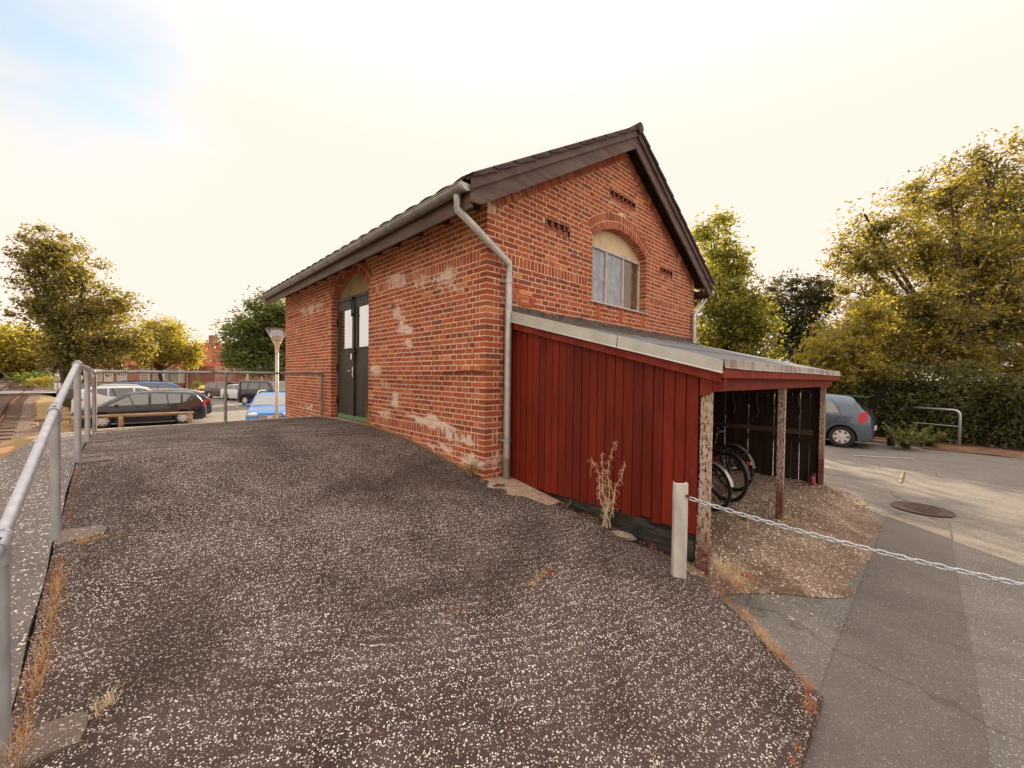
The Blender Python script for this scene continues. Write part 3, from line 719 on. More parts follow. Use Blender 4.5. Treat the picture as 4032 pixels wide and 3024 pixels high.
# eaves: fascia board, boxed rafter feet
for side in (-1, 1):
    X = lambda x: x if side < 0 else GLEN-x
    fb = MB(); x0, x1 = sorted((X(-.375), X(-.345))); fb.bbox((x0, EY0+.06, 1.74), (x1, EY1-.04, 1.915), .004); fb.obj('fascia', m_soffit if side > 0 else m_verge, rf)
    rb = MB(); y = .12
    while y < WLEN:
        A = []
        xa, xb = X(-.34), X(.02)
        for yy_ in (y, y+.07):
            A += [(xa, yy_, 1.80), (xb, yy_, 1.93), (xb, yy_, 2.04), (xa, yy_, 1.90)]
        rb.add(A, [(0, 1, 2, 3), (7, 6, 5, 4), (0, 4, 5, 1), (1, 5, 6, 2), (2, 6, 7, 3), (3, 7, 4, 0)]); y += .62
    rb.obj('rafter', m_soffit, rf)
bx_ = MB(); bx_.box((GLEN+.0, -.18, 1.80), (GLEN+.36, .0, 1.84)); bx_.obj('soffit', m_soffit, rf)
# gutter (half round, open top) with joint rings and end cap
def gutter(xc, zc, y0, y1, side):
    g_ = MB(); r = .068; k = 12; V = []; F = []; ny = 14
    for j in range(ny+1):
        y = lerp(y0, y1, j/ny); zz = zc-.02*(j/ny)
        for i in range(k+1):
            a = PI*i/k; V.append((xc-r*math.cos(a), y, zz-r*math.sin(a)))
        for i in range(k+1):
            a = PI*(k-i)/k; V.append((xc-(r-.004)*math.cos(a), y, zz-(r-.004)*math.sin(a)))
    m_ = 2*(k+1)
    for j in range(ny):
        for i in range(m_): F.append((j*m_+i, j*m_+(i+1) % m_, (j+1)*m_+(i+1) % m_, (j+1)*m_+i))
    g_.add(V, F)
    lip = [(xc-r*(-1 if side > 0 else 1), lerp(y0, y1, i/10), zc+.004-.02*i/10) for i in range(11)]; g_.tube(lip, .008, 6)
    o = g_.obj('gutter', m_zinc, house, smooth=True); autosmooth(o, 50)
    c_ = MB(); V = [(xc, y0-.002, zc)]+[(xc-(r+.004)*math.cos(PI*i/k), y0-.002, zc-(r+.004)*math.sin(PI*i/k)) for i in range(k+1)]; V2 = [(a, b+.05, c) for a, b, c in V]
    c_.add(V+V2, [tuple(range(1, k+2))]+[(i, i+1, i+1+k+2, i+k+2) for i in range(1, k+1)]); c_.obj('end_cap', m_zincbright, o)
    rg = MB(); y = y0+.95
    while y < y1:
        zz = zc-.02*(y-y0)/(y1-y0); rg.tube([(xc-(r+.003)*math.cos(PI*i/10), y, zz-(r+.003)*math.sin(PI*i/10)) for i in range(11)], .006, 6); y += .72
    rg.obj('gutter_bracket', m_zinc, o)
    return o
gutter(-.44, 1.955, -.20, EY1, -1); gutter(GLEN+.47, 1.90, -.22, EY1, 1)
def pipe(pts, name='downpipe', shoe=True, mat=None):
    b_ = MB(); r = .042
    b_.tube(pts, r, 16); o = autosmooth(b_.obj(name, mat or m_zincbright, house), 60)
    return o
pA = [(-.43, -.02, 1.93), (-.43, -.02, 1.755), (.262, -.09, 1.31), (.262, -.09, 1.14), (.262, -.09, -1.235)]
# build as mitred straight pieces
o = pipe(pA)
c_ = MB(); c_.lathe([(.047, 0), (.047, .05)], 16, Matrix.Translation((.262, -.09, 1.08))); c_.lathe([(.0465, 0), (.0465, .012)], 16, Matrix.Translation((.262, -.09, 1.215)))
c_.lathe([(.0475, 0), (.0475, .04)], 16, Matrix.Translation((.262, -.09, -.765))); c_.box((.20, -.09, -.757), (.25, .02, -.735)); c_.box((.20, -.06, 1.09), (.235, .0, 1.115))
c_.obj('pipe_clamp', m_zincbright, o)
c_ = MB(); c_.lathe([(.043, .03), (.05, .028), (.10, .006), (.10, -.004)], 24, Matrix.Translation((.262, -.09, -1.232))); c_.lathe([(.0455, 0), (.0455, .26)], 16, Matrix.Translation((.262, -.09, -1.21))); c_.obj('pipe_foot', m_zinc, o, smooth=True)
pB = [(GLEN+.47, -.02, 1.87), (GLEN+.47, -.02, 1.74), (GLEN+.02, -.075, 1.40), (GLEN-.08, -.075, 1.30), (GLEN-.08, -.075, .72)]
pB = [(GLEN+.47, -.05, 1.87), (GLEN+.47, -.05, 1.72), (GLEN-.13, -.07, 1.33), (GLEN-.13, -.07, .72)]
o = pipe(pB); c_ = MB(); c_.lathe([(.047, 0), (.047, .04)], 16, Matrix.Translation((GLEN-.13, -.07, 1.16))); c_.obj('pipe_clamp', m_zincbright, o)
# ---- gable window
m_white = noisy('weathered_white_paint', (.62, .58, .52), (.36, .31, .27), 9, .7, .3, .002, lo=.5, hi=.72)
m_cream = noisy('cream_render', (.80, .63, .40), (.70, .53, .33), 4, .9, .1, .001)
m_creamdark = noisy('dark_cream_render', (.42, .30, .17), (.26, .18, .10), 3, .9, .2, .002, stretch=(1, 1, .5))  # darker, browner version of the cream render, for the panel over the door
def glassmat(name, col, rough=.05, film=None):
    mt = M(name, col, rough, 0, .9); n = mt.node_tree
    if film:
        f = ramp(n, noise(n, pos(n, (1, 1, .6)), 7, 7, .7, .5), [(.42, 0.0), (.68, 1.0)]); setc(n, mixc(n, math_(n, 'MULTIPLY', f, .8), col, film))
        r = N(n, 'ShaderNodeMapRange', inp={3: rough, 4: .35}); L(n, f, r.inputs[0]); L(n, r.outputs[0], n.nodes['Principled BSDF'].inputs['Roughness'])
    return mt
m_glassfilm = glassmat('dusty_pane', (.20, .22, .27), .12, (.50, .50, .52))
m_glassbrown = glassmat('clear_pane', (.10, .055, .028), .04, (.22, .15, .09))
m_glass = M('reflective_pane', (.62, .66, .68), .02, 1, 1.0); m_glass.node_tree.nodes['Principled BSDF'].inputs['IOR'].default_value = 2.2
win = empty('window', (0, 0, 0)); win.parent = house
FY = .115; WT = 2.05; WB = WSILL+.045
wf = MB()
wf.bbox((WS0+.005, FY, WT-.045), (WS1-.005, FY+.06, WT+.005)); wf.bbox((WS0+.005, FY, WB), (WS0+.05, FY+.06, WT-.046)); wf.bbox((WS1-.05, FY, WB), (WS1-.005, FY+.06, WT-.046)); wf.bbox((WS0+.005, FY-.002, WB-.05), (WS1-.005, FY+.06, WB-.001))
for x in (2.60, 3.11): wf.bbox((x-.018, FY+.006, WB), (x+.018, FY+.055, WT-.046))
wf.obj('frame', m_white, win)
for i, (a, b, mt) in enumerate(((WS0+.05, 2.582, m_glassfilm), (2.618, 3.092, m_glassfilm), (3.128, WS1-.05, m_glassbrown))):
    pb = MB(); pb.box((a, FY+.03, WB), (b, FY+.034, WT-.046)); pb.obj('pane', mt, win)
tb = MB(); poly = [(WS0, WT+.006)]+[(WS1, WT+.006)]+[(WS1-(WS1-WS0)*i/24, intrados(WS1-(WS1-WS0)*i/24, WC, WCZ, WR)+.0) for i in range(25)]
tb.prism(poly, .1, Matrix.Translation((0, FY+.03, 0))); tb.obj('arch_panel', m_cream, win)
sb_ = MB(); sb_.prism([(-.03, WSILL-.028), (FY+.05, WSILL-.028), (FY+.05, WSILL+.0), (-.03, WSILL-.012)], 1.745, Matrix(((0, 1, 0, WS0-.075), (1, 0, 0, 0), (0, 0, 1, 0), (0, 0, 0, 1))))
sb_.obj('sill', m_white, win)
# ---- double plank door
m_door = noisy('dark_green_brown_planks', (.028, .022, .013), (.048, .038, .022), 7, .5, .25, .002, stretch=(1, 1, .12), spec=.4)
m_doortop = noisy('weathered_grey_planks', (.05, .05, .055), (.14, .13, .135), 9, .7, .4, .002, stretch=(1, 3, .2))
m_kick = noisy('faded_green_paint', (.11, .20, .085), (.17, .26, .11), 10, .6, .2, .001)
door = empty('door', (0, 0, 0)); door.parent = house
DX = .12; DT = 1.475; DBt = -.875; DM = (DS0+DS1)/2
df = MB()   # frame: x is depth into the wall
df.bbox((DX-.01, DS0+.002, DBt), (DX+.08, DS0+.045, DT-.062)); df.bbox((DX-.01, DS1-.045, DBt), (DX+.08, DS1-.002, DT-.062)); df.bbox((DX-.018, DS0+.002, DT-.06), (DX+.08, DS1-.002, DT), .006)
df.obj('frame', m_doortop, door)
for i, (a, b) in enumerate(((DS0+.05, DM-.006), (DM+.006, DS1-.05))):
    lf = MB(); nb = 7; wd = (b-a)/nb; gz0, gz1 = .50, 1.24
    ga, gb = a+.10, b-.13
    if i == 1: ga, gb = a+.11, b-.10
    for k in range(nb):
        p, q = a+k*wd, a+(k+1)*wd-.005
        lf.bbox((DX, p, DBt+.10), (DX+.03, q, gz0-.03), .004)
    lf.bbox((DX-.006, a, gz0-.03), (DX+.03, ga, DT-.2)); lf.bbox((DX-.006, gb, gz0-.03), (DX+.03, b-.002, DT-.2)); lf.bbox((DX-.008, ga, gz0-.028), (DX+.03, gb, gz0))
    leaf = lf.obj('door_leaf', m_door, door)
    tp = MB()
    for k in range(nb+2):
        w2 = (b-a)/(nb+2); tp.bbox((DX-.003, a+k*w2, gz1), (DX+.03, a+(k+1)*w2-.004, DT-.066), .003)
    tp.obj('plank_panel', m_doortop, leaf)
    pn = MB(); pn.box((DX+.012, ga, gz0), (DX+.016, gb, gz1)); pn.obj('pane', m_glass, leaf)
    kp_ = MB(); kp_.bbox((DX-.012, a+.002, DBt+.015), (DX+.03, b-.004, DBt+.098), .004); kp_.obj('kick_board', m_kick, leaf)
hd = MB(); hd.bbox((DX-.03, DM-.03, DBt+.1), (DX-.001, DM+.03, DT-.07), .005); hd.obj('cover_strip', m_door, door)
m_iron = M('black_iron', (.015, .012, .012), .45, .6); m_chrome = M('bright_steel', (.75, .72, .68), .25, 1)
hd = MB(); hd.bbox((DX-.05, DM-.12, .40), (DX-.03, DM+.14, .45)); hd.tube([(DX-.05, DM+.02, 1.42), (DX-.055, DM+.02, 1.10)], .012, 8); hd.bbox((DX-.06, DM-.02, 1.38), (DX-.03, DM+.05, 1.44)); hd.bbox((DX-.06, DM-.02, 1.08), (DX-.03, DM+.05, 1.13)); hd.obj('bolt', m_iron, door)
hd = MB(); hd.bbox((DX-.075, DM-.03, .27), (DX-.045, DM+.02, .39), .008); hd.obj('padlock', m_chrome, door)
hd = MB(); hd.bbox((DX-.045, DM-.02, -.06), (DX-.03, DM+.02, .14)); hd.tube([(DX-.04, DM, .06), (DX-.085, DM, .06), (DX-.085, DM+.11, .065)], .009, 8); hd.obj('handle', m_chrome, door)
hd = MB()
for z in (.95, .05, -.6): hd.bbox((DX-.03, DS1-.06, z), (DX-.012, DS1-.03, z+.16), .004)
hd.obj('hinge', m_iron, door)
tb = MB(); poly = [(DS0, DT+.003), (DS1, DT+.003)]+[(DS1-(DS1-DS0)*i/24, intrados(DS1-(DS1-DS0)*i/24, DC, DCZ, DR)) for i in range(25)]
tb.prism(poly, .1, Matrix(((0, 1, 0, DX+.03), (1, 0, 0, 0), (0, 0, 1, 0), (0, 0, 0, 1)))); tb.obj('arch_panel', m_creamdark, door)
tb = MB(); tb.bbox((.0, DS0+.0, -1.02), (.2, DS1, DBt+.0), .01); tb.obj('threshold', m_conc, door)
# small iron anchor plates in the brickwork
ap = MB(); ap.bbox((1.585, -.006, 1.735), (1.66, .0, 1.785)); ap.bbox((-.006, 2.18, 1.03-.0), (.0, 2.26, 1.085)); ap.obj('wall_plate', M('dull_grey', (.11, .1, .085), .7), house)
# ------------------------------------------------------------------ lean-to bike shed
m_redwood = M('red_painted_boards', (.20, .024, .011), .6, 0, .22); n = m_redwood.node_tree; v = pos(n, (1, 1, .25)); t = N(n, 'ShaderNodeNewGeometry')
isl = ramp(n, t.outputs['Random Per Island'], [(0, .75), (1, 1.2)])
c = ramp(n, noise(n, v, 7, 7, .65), [(.3, (.13, .012, .005)), (.7, (.215, .022, .008))]); c = mixc(n, 1.0, c, isl, 'MULTIPLY')
wear = ramp(n, noise(n, pos(n, (1, 1, .5)), 9, 8, .8), [(.62, 0.0), (.72, .45)]); c = mixc(n, wear, c, (.34, .11, .08)); dk = ramp(n, noise(n, pos(n, (1, 1, .12)), 14, 6, .7), [(.52, 0.0), (.68, .6)]); c = mixc(n, dk, c, (.07, .010, .006)); setc(n, c)
gw = N(n, 'ShaderNodeTexWave', wave_type='RINGS', rings_direction='Z', inp={'Scale': .9, 'Distortion': 9, 'Detail': 3, 'Detail Scale': 1.4}); L(n, pos(n, (1, 9, 1)), gw.inputs['Vector'])
bump(n, math_(n, 'ADD', math_(n, 'MULTIPLY', gw.outputs[0], .25), noise(n, pos(n, (3, 3, 1)), 22, 5)), .5, .004)
m_redtrim = noisy('red_painted_trim', (.19, .020, .010), (.28, .043, .025), 9, .6, .3, .002, spec=.2)
m_post = M('rusty_painted_steel', (.5, .4, .33), .8, .0, .2); n = m_post.node_tree; v = pos(n, (1.3, 1.3, .5))
f = noise(n, v, 48, 7, .6, .3); rs = ramp(n, f, [(.43, 1.0), (.46, 0.0)]); f2 = ramp(n, noise(n, pos(n), 5, 4), [(.44, 1.0), (.58, 0.0)])
pt_ = ramp(n, noise(n, pos(n), 20, 4), [(.35, (.40, .28, .21)), (.6, (.56, .45, .36))])
g = N(n, 'ShaderNodeSeparateXYZ'); L(n, pos(n), g.inputs[0]); low = N(n, 'ShaderNodeMapRange', inp={1: -1.02, 2: -1.3, 3: 0.0, 4: .8}); L(n, math_(n, 'ADD', g.outputs[2], math_(n, 'MULTIPLY', noise(n, pos(n), 12, 4), .2)), low.inputs[0])
c = mixc(n, math_(n, 'MAXIMUM', rs, math_(n, 'MULTIPLY', f2, rs)), pt_, ramp(n, noise(n, pos(n), 50, 4), [(.3, (.07, .022, .014)), (.7, (.20, .06, .03))])); c = mixc(n, low.outputs[0], c, (.13, .030, .02)); setc(n, c); bump(n, f, .6, .003)
m_felt = noisy('roofing_felt', (.145, .15, .165), (.21, .215, .23), 3, .9, .6, .003, detail=8)
m_feltdark = noisy('old_felt_upstand', (.07, .052, .045), (.15, .12, .105), 14, .95, .8, .005)
m_flash = noisy('grey_flashing', (.42, .41, .36), (.52, .51, .46), 5, .5, .15, .002, metal=.2)
m_flashworn = noisy('weathered_flashing', (.26, .21, .18), (.46, .41, .36), 5, .7, .4, .003, stretch=(1.2, 1, .8), lo=.4, hi=.6)
m_oldwood = noisy('old_dark_boards', (.018, .011, .007), (.042, .026, .018), 8, .85, .4, .003, stretch=(1, 1, .15))
m_plank = noisy('tarred_plank', (.018, .016, .014), (.075, .065, .055), 12, .8, .7, .005, stretch=(1, .3, 2), lo=.45, hi=.65)
shed = empty('bike_shed', (.36, -1.1, -1.5), 0, 'low lean-to bike shed with red boards, felt roof and rusty steel posts', 'shed')
def sh(b, name, mat, smooth=False, parent=None, label=None):
    o = b.obj(name, mat); p = parent or shed; o.parent = p
    if p is shed: o.matrix_parent_inverse = Matrix.Translation(-shed.location)
    if label: o['label'] = label
    return o
rz = lambda y: .735+.245*y
SX0, SX1, SY = .285, 5.93, -2.42
b = MB(); y = -.115; i = 0
bw = [.094, .10, .09, .098, .092, .10, .088, .104]
while y > -2.22:
    w = bw[i % 8]; y2 = max(y-w, -2.226); top = lambda q: rz(q)-.02; bz = -1.252+.012*math.sin(i*2.3)-.012*(i % 3 == 0)+.02*max(0, (-.5-y))/1.7
    d = .003*random.uniform(-1, 1)
    xo = .362+d; gg = .0016+.0016*(i % 4 == 1); V = [(xo, y-gg, bz), (xo, y2+gg, bz), (xo, y2+gg, top(y2)), (xo, y-gg, top(y)), (xo+.022, y-gg, bz), (xo+.022, y2+gg, bz), (xo+.022, y2+gg, top(y2)), (xo+.022, y-gg, top(y))]
    # chamfered long edges
    c4 = .0022; V[0:4] = [(xo, y-gg-c4, bz), (xo, y2+gg+c4, bz), (xo, y2+gg+c4, top(y2)), (xo, y-gg-c4, top(y))]
    b.add(V, [(0, 1, 2, 3), (7, 6, 5, 4), (0, 3, 7, 4), (1, 5, 6, 2), (0, 4, 5, 1), (3, 2, 6, 7)]); y = y2; i += 1
side = sh(b, 'board_wall', m_redwood, label='red painted board wall facing the ramp')
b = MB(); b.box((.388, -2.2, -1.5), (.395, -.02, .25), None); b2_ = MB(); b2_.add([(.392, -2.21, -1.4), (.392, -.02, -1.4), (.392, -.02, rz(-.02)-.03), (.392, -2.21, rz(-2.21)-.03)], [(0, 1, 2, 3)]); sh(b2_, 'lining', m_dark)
b = MB(); b.bbox((.375, -2.20, -1.50), (.42, -.62, -1.238), .006); sh(b, 'base_plank', m_plank)
b = MB(); b.bbox((.352, -.112, -1.25), (.39, -.005, .62), .004); sh(b, 'corner_board', m_redwood)
# front top of the side wall: boards cut off over the post
b = MB()
for y0, y1, zb0, zb1 in ((-2.232, -2.325, -.135, -.105), (-2.329, -2.415, -.104, -.07)):
    V = [(.355, y0, zb0), (.355, y1, zb1), (.355, y1, rz(y1)-.03), (.355, y0, rz(y0)-.03)]; V += [(.385, y, z) for _, y, z in V]; b.add(V, [(0, 1, 2, 3), (7, 6, 5, 4), (0, 3, 7, 4), (1, 5, 6, 2), (0, 4, 5, 1), (3, 2, 6, 7)])
sh(b, 'cut_board', m_redtrim)
# roof slab + felt laps
b = MB()
for (x0, x1, dz0, dz1) in ((SX0+.012, SX1, -.03, 0), ):
    V = []
    for x in (x0, x1):
        for yy, dz in ((-.006, dz1), (SY, dz1), (SY, dz0), (-.006, dz0)): V.append((x, yy, rz(yy)+dz))
    b.add(V, [(0, 1, 2, 3), (7, 6, 5, 4), (0, 4, 5, 1), (1, 5, 6, 2), (2, 6, 7, 3), (3, 7, 4, 0)])
sroof = sh(b, 'roof', m_felt)
b = MB()
for yy in (-.82, -1.72, -2.2):
    V = []; k = 60
    for i in range(k+1):
        x = lerp(SX0+.02, SX1-.01, i/k); w = .012*math.sin(i*1.3)+.01*math.sin(i*.37)
        V += [(x, yy+w, rz(yy+w)+.009), (x, yy+w+.9 if yy < -1 else yy+w+.75, rz(yy+w+(.9 if yy < -1 else .75))+.003), (x, yy+w, rz(yy+w)+.0)]
    b.add(V, [(3*i, 3*i+3, 3*i+4, 3*i+1) for i in range(k)]+[(3*i, 3*i+2, 3*i+5, 3*i+3) for i in range(k)]) if yy > -2 else None
sh(b, 'felt_sheet', m_felt, parent=shed)
b = MB(); k = 40; V = []
for i in range(k+1):
    x = lerp(.30, GLEN-.02, i/k); w = .012*math.sin(i*1.9)+.008*math.sin(i*.7)
    V += [(x, -.022, .835+w), (x, -.004, .842+w), (x, -.035, .775), (x, -.17+w, rz(-.17)+.012), (x, -.19+w, rz(-.19)+.001)]
b.add(V, [(5*i+q, 5*i+5+q, 5*i+6+q, 5*i+1+q) for i in range(k) for q in (0,)]+[(5*i+0, 5*i+2, 5*i+7, 5*i+5) for i in range(k)]+[(5*i+2, 5*i+3, 5*i+8, 5*i+7) for i in range(k)]+[(5*i+3, 5*i+4, 5*i+9, 5*i+8) for i in range(k)])
sh(b, 'upstand', m_feltdark)
# left rake flashing in three lengths
b = MB()
for y0, y1, d in ((-.03, -.42, 0), (-.425, -1.52, .004), (-1.525, -2.425, .0)):
    tz = lambda y: .79+.266*y+.0; hz = lambda y: .118+.012*y
    V = [(.285-d, y0, tz(y0)), (.285-d, y1, tz(y1)), (.272-d, y1, tz(y1)-hz(y1)), (.272-d, y0, tz(y0)-hz(y0)), (.33-d, y0, tz(y0)-.008), (.33-d, y1, tz(y1)-.008), (.262-d, y1, tz(y1)-hz(y1)-.012), (.262-d, y0, tz(y0)-hz(y0)-.012), (.30, y1, tz(y1)-hz(y1)), (.30, y0, tz(y0)-hz(y0))]
    b.add(V, [(0, 3, 2, 1), (0, 1, 5, 4), (3, 7, 6, 2), (2, 6, 8), (6, 7, 9, 8)])
sh(b, 'flashing', m_flash)
b = MB(); V = []
for y in (-.03, -2.40):
    z = .79+.266*y-(.118+.012*y)-.002; V += [(.305, y, z+.01), (.305, y, z-.085), (.345, y, z-.085), (.345, y, z+.01)]
b.add(V, [(0, 1, 5, 4), (1, 2, 6, 5), (2, 3, 7, 6), (0, 3, 2, 1), (4, 5, 6, 7)]); sh(b, 'bargeboard', m_redtrim)
# front: weathered flashing, fascia, beam
b = MB(); xs_ = [SX0, .62, 2.55, 4.2, SX1+.03]
for i in range(4):
    x0, x1 = xs_[i], xs_[i+1]-.004; o_ = .0 if i % 2 else .004; zt = .155; zb = .092-.004*(i % 2)
    V = [(x0, SY-.012-o_, zb), (x1, SY-.012-o_, zb), (x1, SY-.006-o_, zt), (x0, SY-.006-o_, zt), (x0, SY+.06, zt+.012), (x1, SY+.06, zt+.012), (x0, SY-.022-o_, zb-.008), (x1, SY-.022-o_, zb-.008), (x1, SY+.01, zb), (x0, SY+.01, zb)]
    b.add(V, [(0, 1, 2, 3), (3, 2, 5, 4), (0, 6, 7, 1), (6, 9, 8, 7)])
sh(b, 'front_flashing', m_flashworn)
b = MB(); b.bbox((SX0+.01, SY-.004, .008), (SX1, SY+.024, .10), .003); sh(b, 'fascia', m_redtrim)
b = MB(); b.bbox((.395, -2.33, -.10), (5.86, -2.24, .03), .004); sh(b, 'beam', m_redtrim)
b = MB(); y = -.3
for x in [.9, 1.7, 2.5, 3.3, 4.1, 4.9]:
    V = []
    for xx in (x, x+.06):
        for yy in (-.01, -2.40): V += [(xx, yy, rz(yy)-.032), (xx, yy, rz(yy)-.15 if yy > -1 else rz(yy)-.11)]
    b.add(V, [(0, 1, 3, 2), (4, 6, 7, 5), (1, 5, 7, 3), (0, 4, 5, 1), (2, 3, 7, 6)])
sh(b, 'rafter', m_oldwood)
# steel posts (channel section: web towards the camera side, flanges front and back)
def spost(x, y, w=.095, d=.10, name='post'):
    z0 = zgrav(x, y)-.12 if x > .5 else -1.56; b = MB(); t_ = .008
    b.box((x, y-d, z0), (x+t_, y, -.098)); b.box((x+t_, y-d, z0), (x+w, y-d+t_, -.098)); b.box((x+t_, y-t_, z0), (x+w, y, -.098))
    sh(b, name, m_post, label=None)
spost(.372, -2.235, .055, .075); spost(2.74, -2.235, .065, .07); spost(5.53, -2.22, .07, .07)
# far side wall: old boards with slits, rails, hooks
b = MB(); y = -.05; i = 0
while y > -2.08:
    w = .135+.02*math.sin(i*2.7); y2 = y-w; gp = .012 if i % 3 == 1 else .003; dz = .02*math.sin(i*5)
    b.bbox((5.60+.004*math.sin(i*3), y2+gp, -1.84), (5.622, y, rz(y2)-.03), .003); y = y2; i += 1
fw = sh(b, 'board_wall', m_oldwood, label='dark weathered boards at the far side of the shed')
b = MB(); b.bbox((5.55, -2.12, -.95), (5.598, -.05, -.86)); b.bbox((5.54, -2.12, -1.86), (5.598, -.05, -1.79)); b.bbox((5.55, -2.12, .0), (5.598, -.05, .08)); sh(b, 'rail', noisy('grey_brown_rail', (.07, .045, .03), (.12, .08, .055), 8, .85, .3, .002, stretch=(1, .3, 1)))
hk = MB()
for y, z in ((-2.0, -.3), (-1.62, -.32), (-1.35, -.34), (-.95, -.3)):
    pts = [(5.585, y+.0+.10*math.cos(a), z+.12*math.sin(a)) for a in [PI*.95-PI*.9*i/7 for i in range(8)]]+[(5.585, y+.09, z-.1), (5.585, y+.05, z-.25), (5.585, y+.09, z-.36)]
    hk.tube(pts, .009, 6)
sh(hk, 'hook', M('pale_hook', (.12, .10, .085), .6))
# red drain bend at the far post
b = MB(); b.tube([(5.40, -2.16, -1.58), (5.40, -2.17, -1.72), (5.37, -2.24, -1.86), (5.32, -2.31, -1.93)], .042, 12); o = b.obj('drain_pipe', M('dark_red_plastic', (.28, .03, .03), .4), smooth=True)
tag(o, 'short dark red plastic drain bend at the foot of the far shed post', 'pipe')
b = MB(); b.lathe([(.05, 0), (.05, .05)], 12, Matrix.Translation((5.40, -2.16, -1.60))); b.obj('collar', m_black, o)
# moss cushions on the felt
for i, (px, py) in enumerate(((2.62, -.28), (2.98, -.33), (3.42, -.42))):
    b = MB()
    for q in range(26):
        r = .010+.014*random.random(); cx = px+random.gauss(0, .055); cy = py+random.gauss(0, .018)
        b.lathe([(0.0005, r*.8), (r*.7, r*.5), (r, 0)], 6, Matrix.Translation((cx, cy, rz(cy)+.012)))
    o = b.obj('moss_cushion', noisy('moss', (.16, .07, .025), (.28, .16, .05), 40, .95, .6, .004) if i == 0 else bpy.data.materials['moss'])
    tag(o, ['brown moss cushion on the shed roof, nearest the left of three', 'brown moss cushion on the shed roof, middle one of three', 'largest brown moss cushion on the shed roof, below the window corner'][i], 'moss', 'moss cushions on the shed roof')
# ------------------------------------------------------------------ tubular railing round the ramp
rail = empty('railing', (-3.3, 2.3, -.88), 0, 'galvanised pipe railing with clamp joints along the ramp edge', 'railing')
PR = .0252
def rl(b, name, mat=m_galv, smooth=True, label=None):
    o = b.obj(name, mat, smooth=smooth); o.parent = rail; o.matrix_parent_inverse = Matrix.Translation(-rail.location); autosmooth(o, 40)
    if label: o['label'] = label
    return o
PA = [(-3.31, -2.62, -.72+.0-.20), (-3.305, -.955, -.69), (-3.3, .70, -.272), (-3.295, 2.33, .066), (-3.295, 3.65, .028), (-3.30, 5.2, -.010)]
PF, PG = (-1.679, 5.2, .000), (-.055, 5.2, .010)
for i, p in enumerate(PA[1:]+[PF, PG]):
    zb = zramp(p[0], p[1])
    b = MB(); b.tube([(p[0], p[1], zb-.1), (p[0], p[1], p[2]-.01)], PR if i != 0 else .027, 16)
    rl(b, 'post', m_galv if i < 4 else m_galvdull)
for a, c in zip(PA, PA[1:]): b = MB(); b.tube([a, c], .0235, 16); rl(b, 'rail')
for a, c in ((PA[-1], PF), (PF, PG)): b = MB(); b.tube([a, c], .0235, 14); rl(b, 'rail', m_galvdull)
def clamp(p, d, mat, through=True):
    p = Vector(p); d = Vector(d).normalized(); b = MB()
    if through: b.tube([p-d*.062, p-d*.045, p-d*.044, p+d*.044, p+d*.045, p+d*.062], [.033, .033, .030, .030, .033, .033], 16)
    b.tube([p, p-Vector((0, 0, .03)), p-Vector((0, 0, .085))], [.031, .0315, .0325], 16)
    for q in (-.05, .05) if through else (): b.lathe([(.0001, .036), (.009, .036), (.009, .02)], 8, Matrix.Translation(p+d*q))
    return rl(b, 'clamp', mat)
for i in range(1, 6):
    d = Vector(PA[min(i+1, 5)])-Vector(PA[i-1]); clamp(PA[i], d, m_galv, True)
    b = MB(); pz = Vector(PA[i])+d.normalized()*(-.02 if i < 3 else 0); b.box((pz.x-.012, pz.y-.016, pz.z+.029), (pz.x+.010, pz.y+.004, pz.z+.0335)); 
    if i < 3: rl(b, 'screw_slot', m_black, False)
clamp(PF, (1, 0, 0), m_galvdull)
b = MB(); b.tube([Vector(PG)-Vector((.07, 0, 0)), Vector(PG)-Vector((.02, 0, 0)), Vector(PG)+Vector((.008, 0, -.008)), Vector(PG)+Vector((.01, 0, -.03)), Vector(PG)+Vector((.004, 0, -.08))], .031, 14); rl(b, 'elbow', m_galvdull)
b = MB(); b.tube([Vector(PA[5])+Vector((-.0, -.08, 0)), Vector(PA[5])+Vector((0, -.0, 0)), Vector(PA[5])+Vector((.08, 0, 0))], .031, 14); rl(b, 'elbow', m_galv)
m_pad = aggregate('footing_concrete', (.20, .155, .13), (.10, .07, .06), (.7, .62, .54), 120, .5, None, chipcol=(.4, .33, .28), dark=(.12, .09, .075))
for i, (x0, x1, y0, y1) in enumerate(((-3.33, -3.05, -1.14, -.93), (-3.32, -3.05, .60, .80), (-3.32, -3.04, 2.24, 2.40), (-3.32, -3.06, 3.56, 3.72), (-3.32, -3.08, 5.1, 5.25))):
    b = MB(); V = []; k = 16
    for a in range(k):
        t = 2*PI*a/k; ex = math.copysign(abs(math.cos(t))**.3, math.cos(t))*(.9+.1*math.sin(a*3.3+i)); ey = math.copysign(abs(math.sin(t))**.3, math.sin(t))*(.85+.15*math.sin(a*5.1+i)); x = (x0+x1)/2+(x1-x0)/2*ex*(1+.04*math.sin(a*7+i)); y = (y0+y1)/2+(y1-y0)/2*ey; V.append((x, y, zramp(x, y)+.013))
    V += [(x, y, z-.06) for x, y, z in V]; b.add(V, [tuple(range(k))]+[(j, j+k, (j+1) % k+k, (j+1) % k) for j in range(k)]); rl(b, 'footing', m_pad, False)
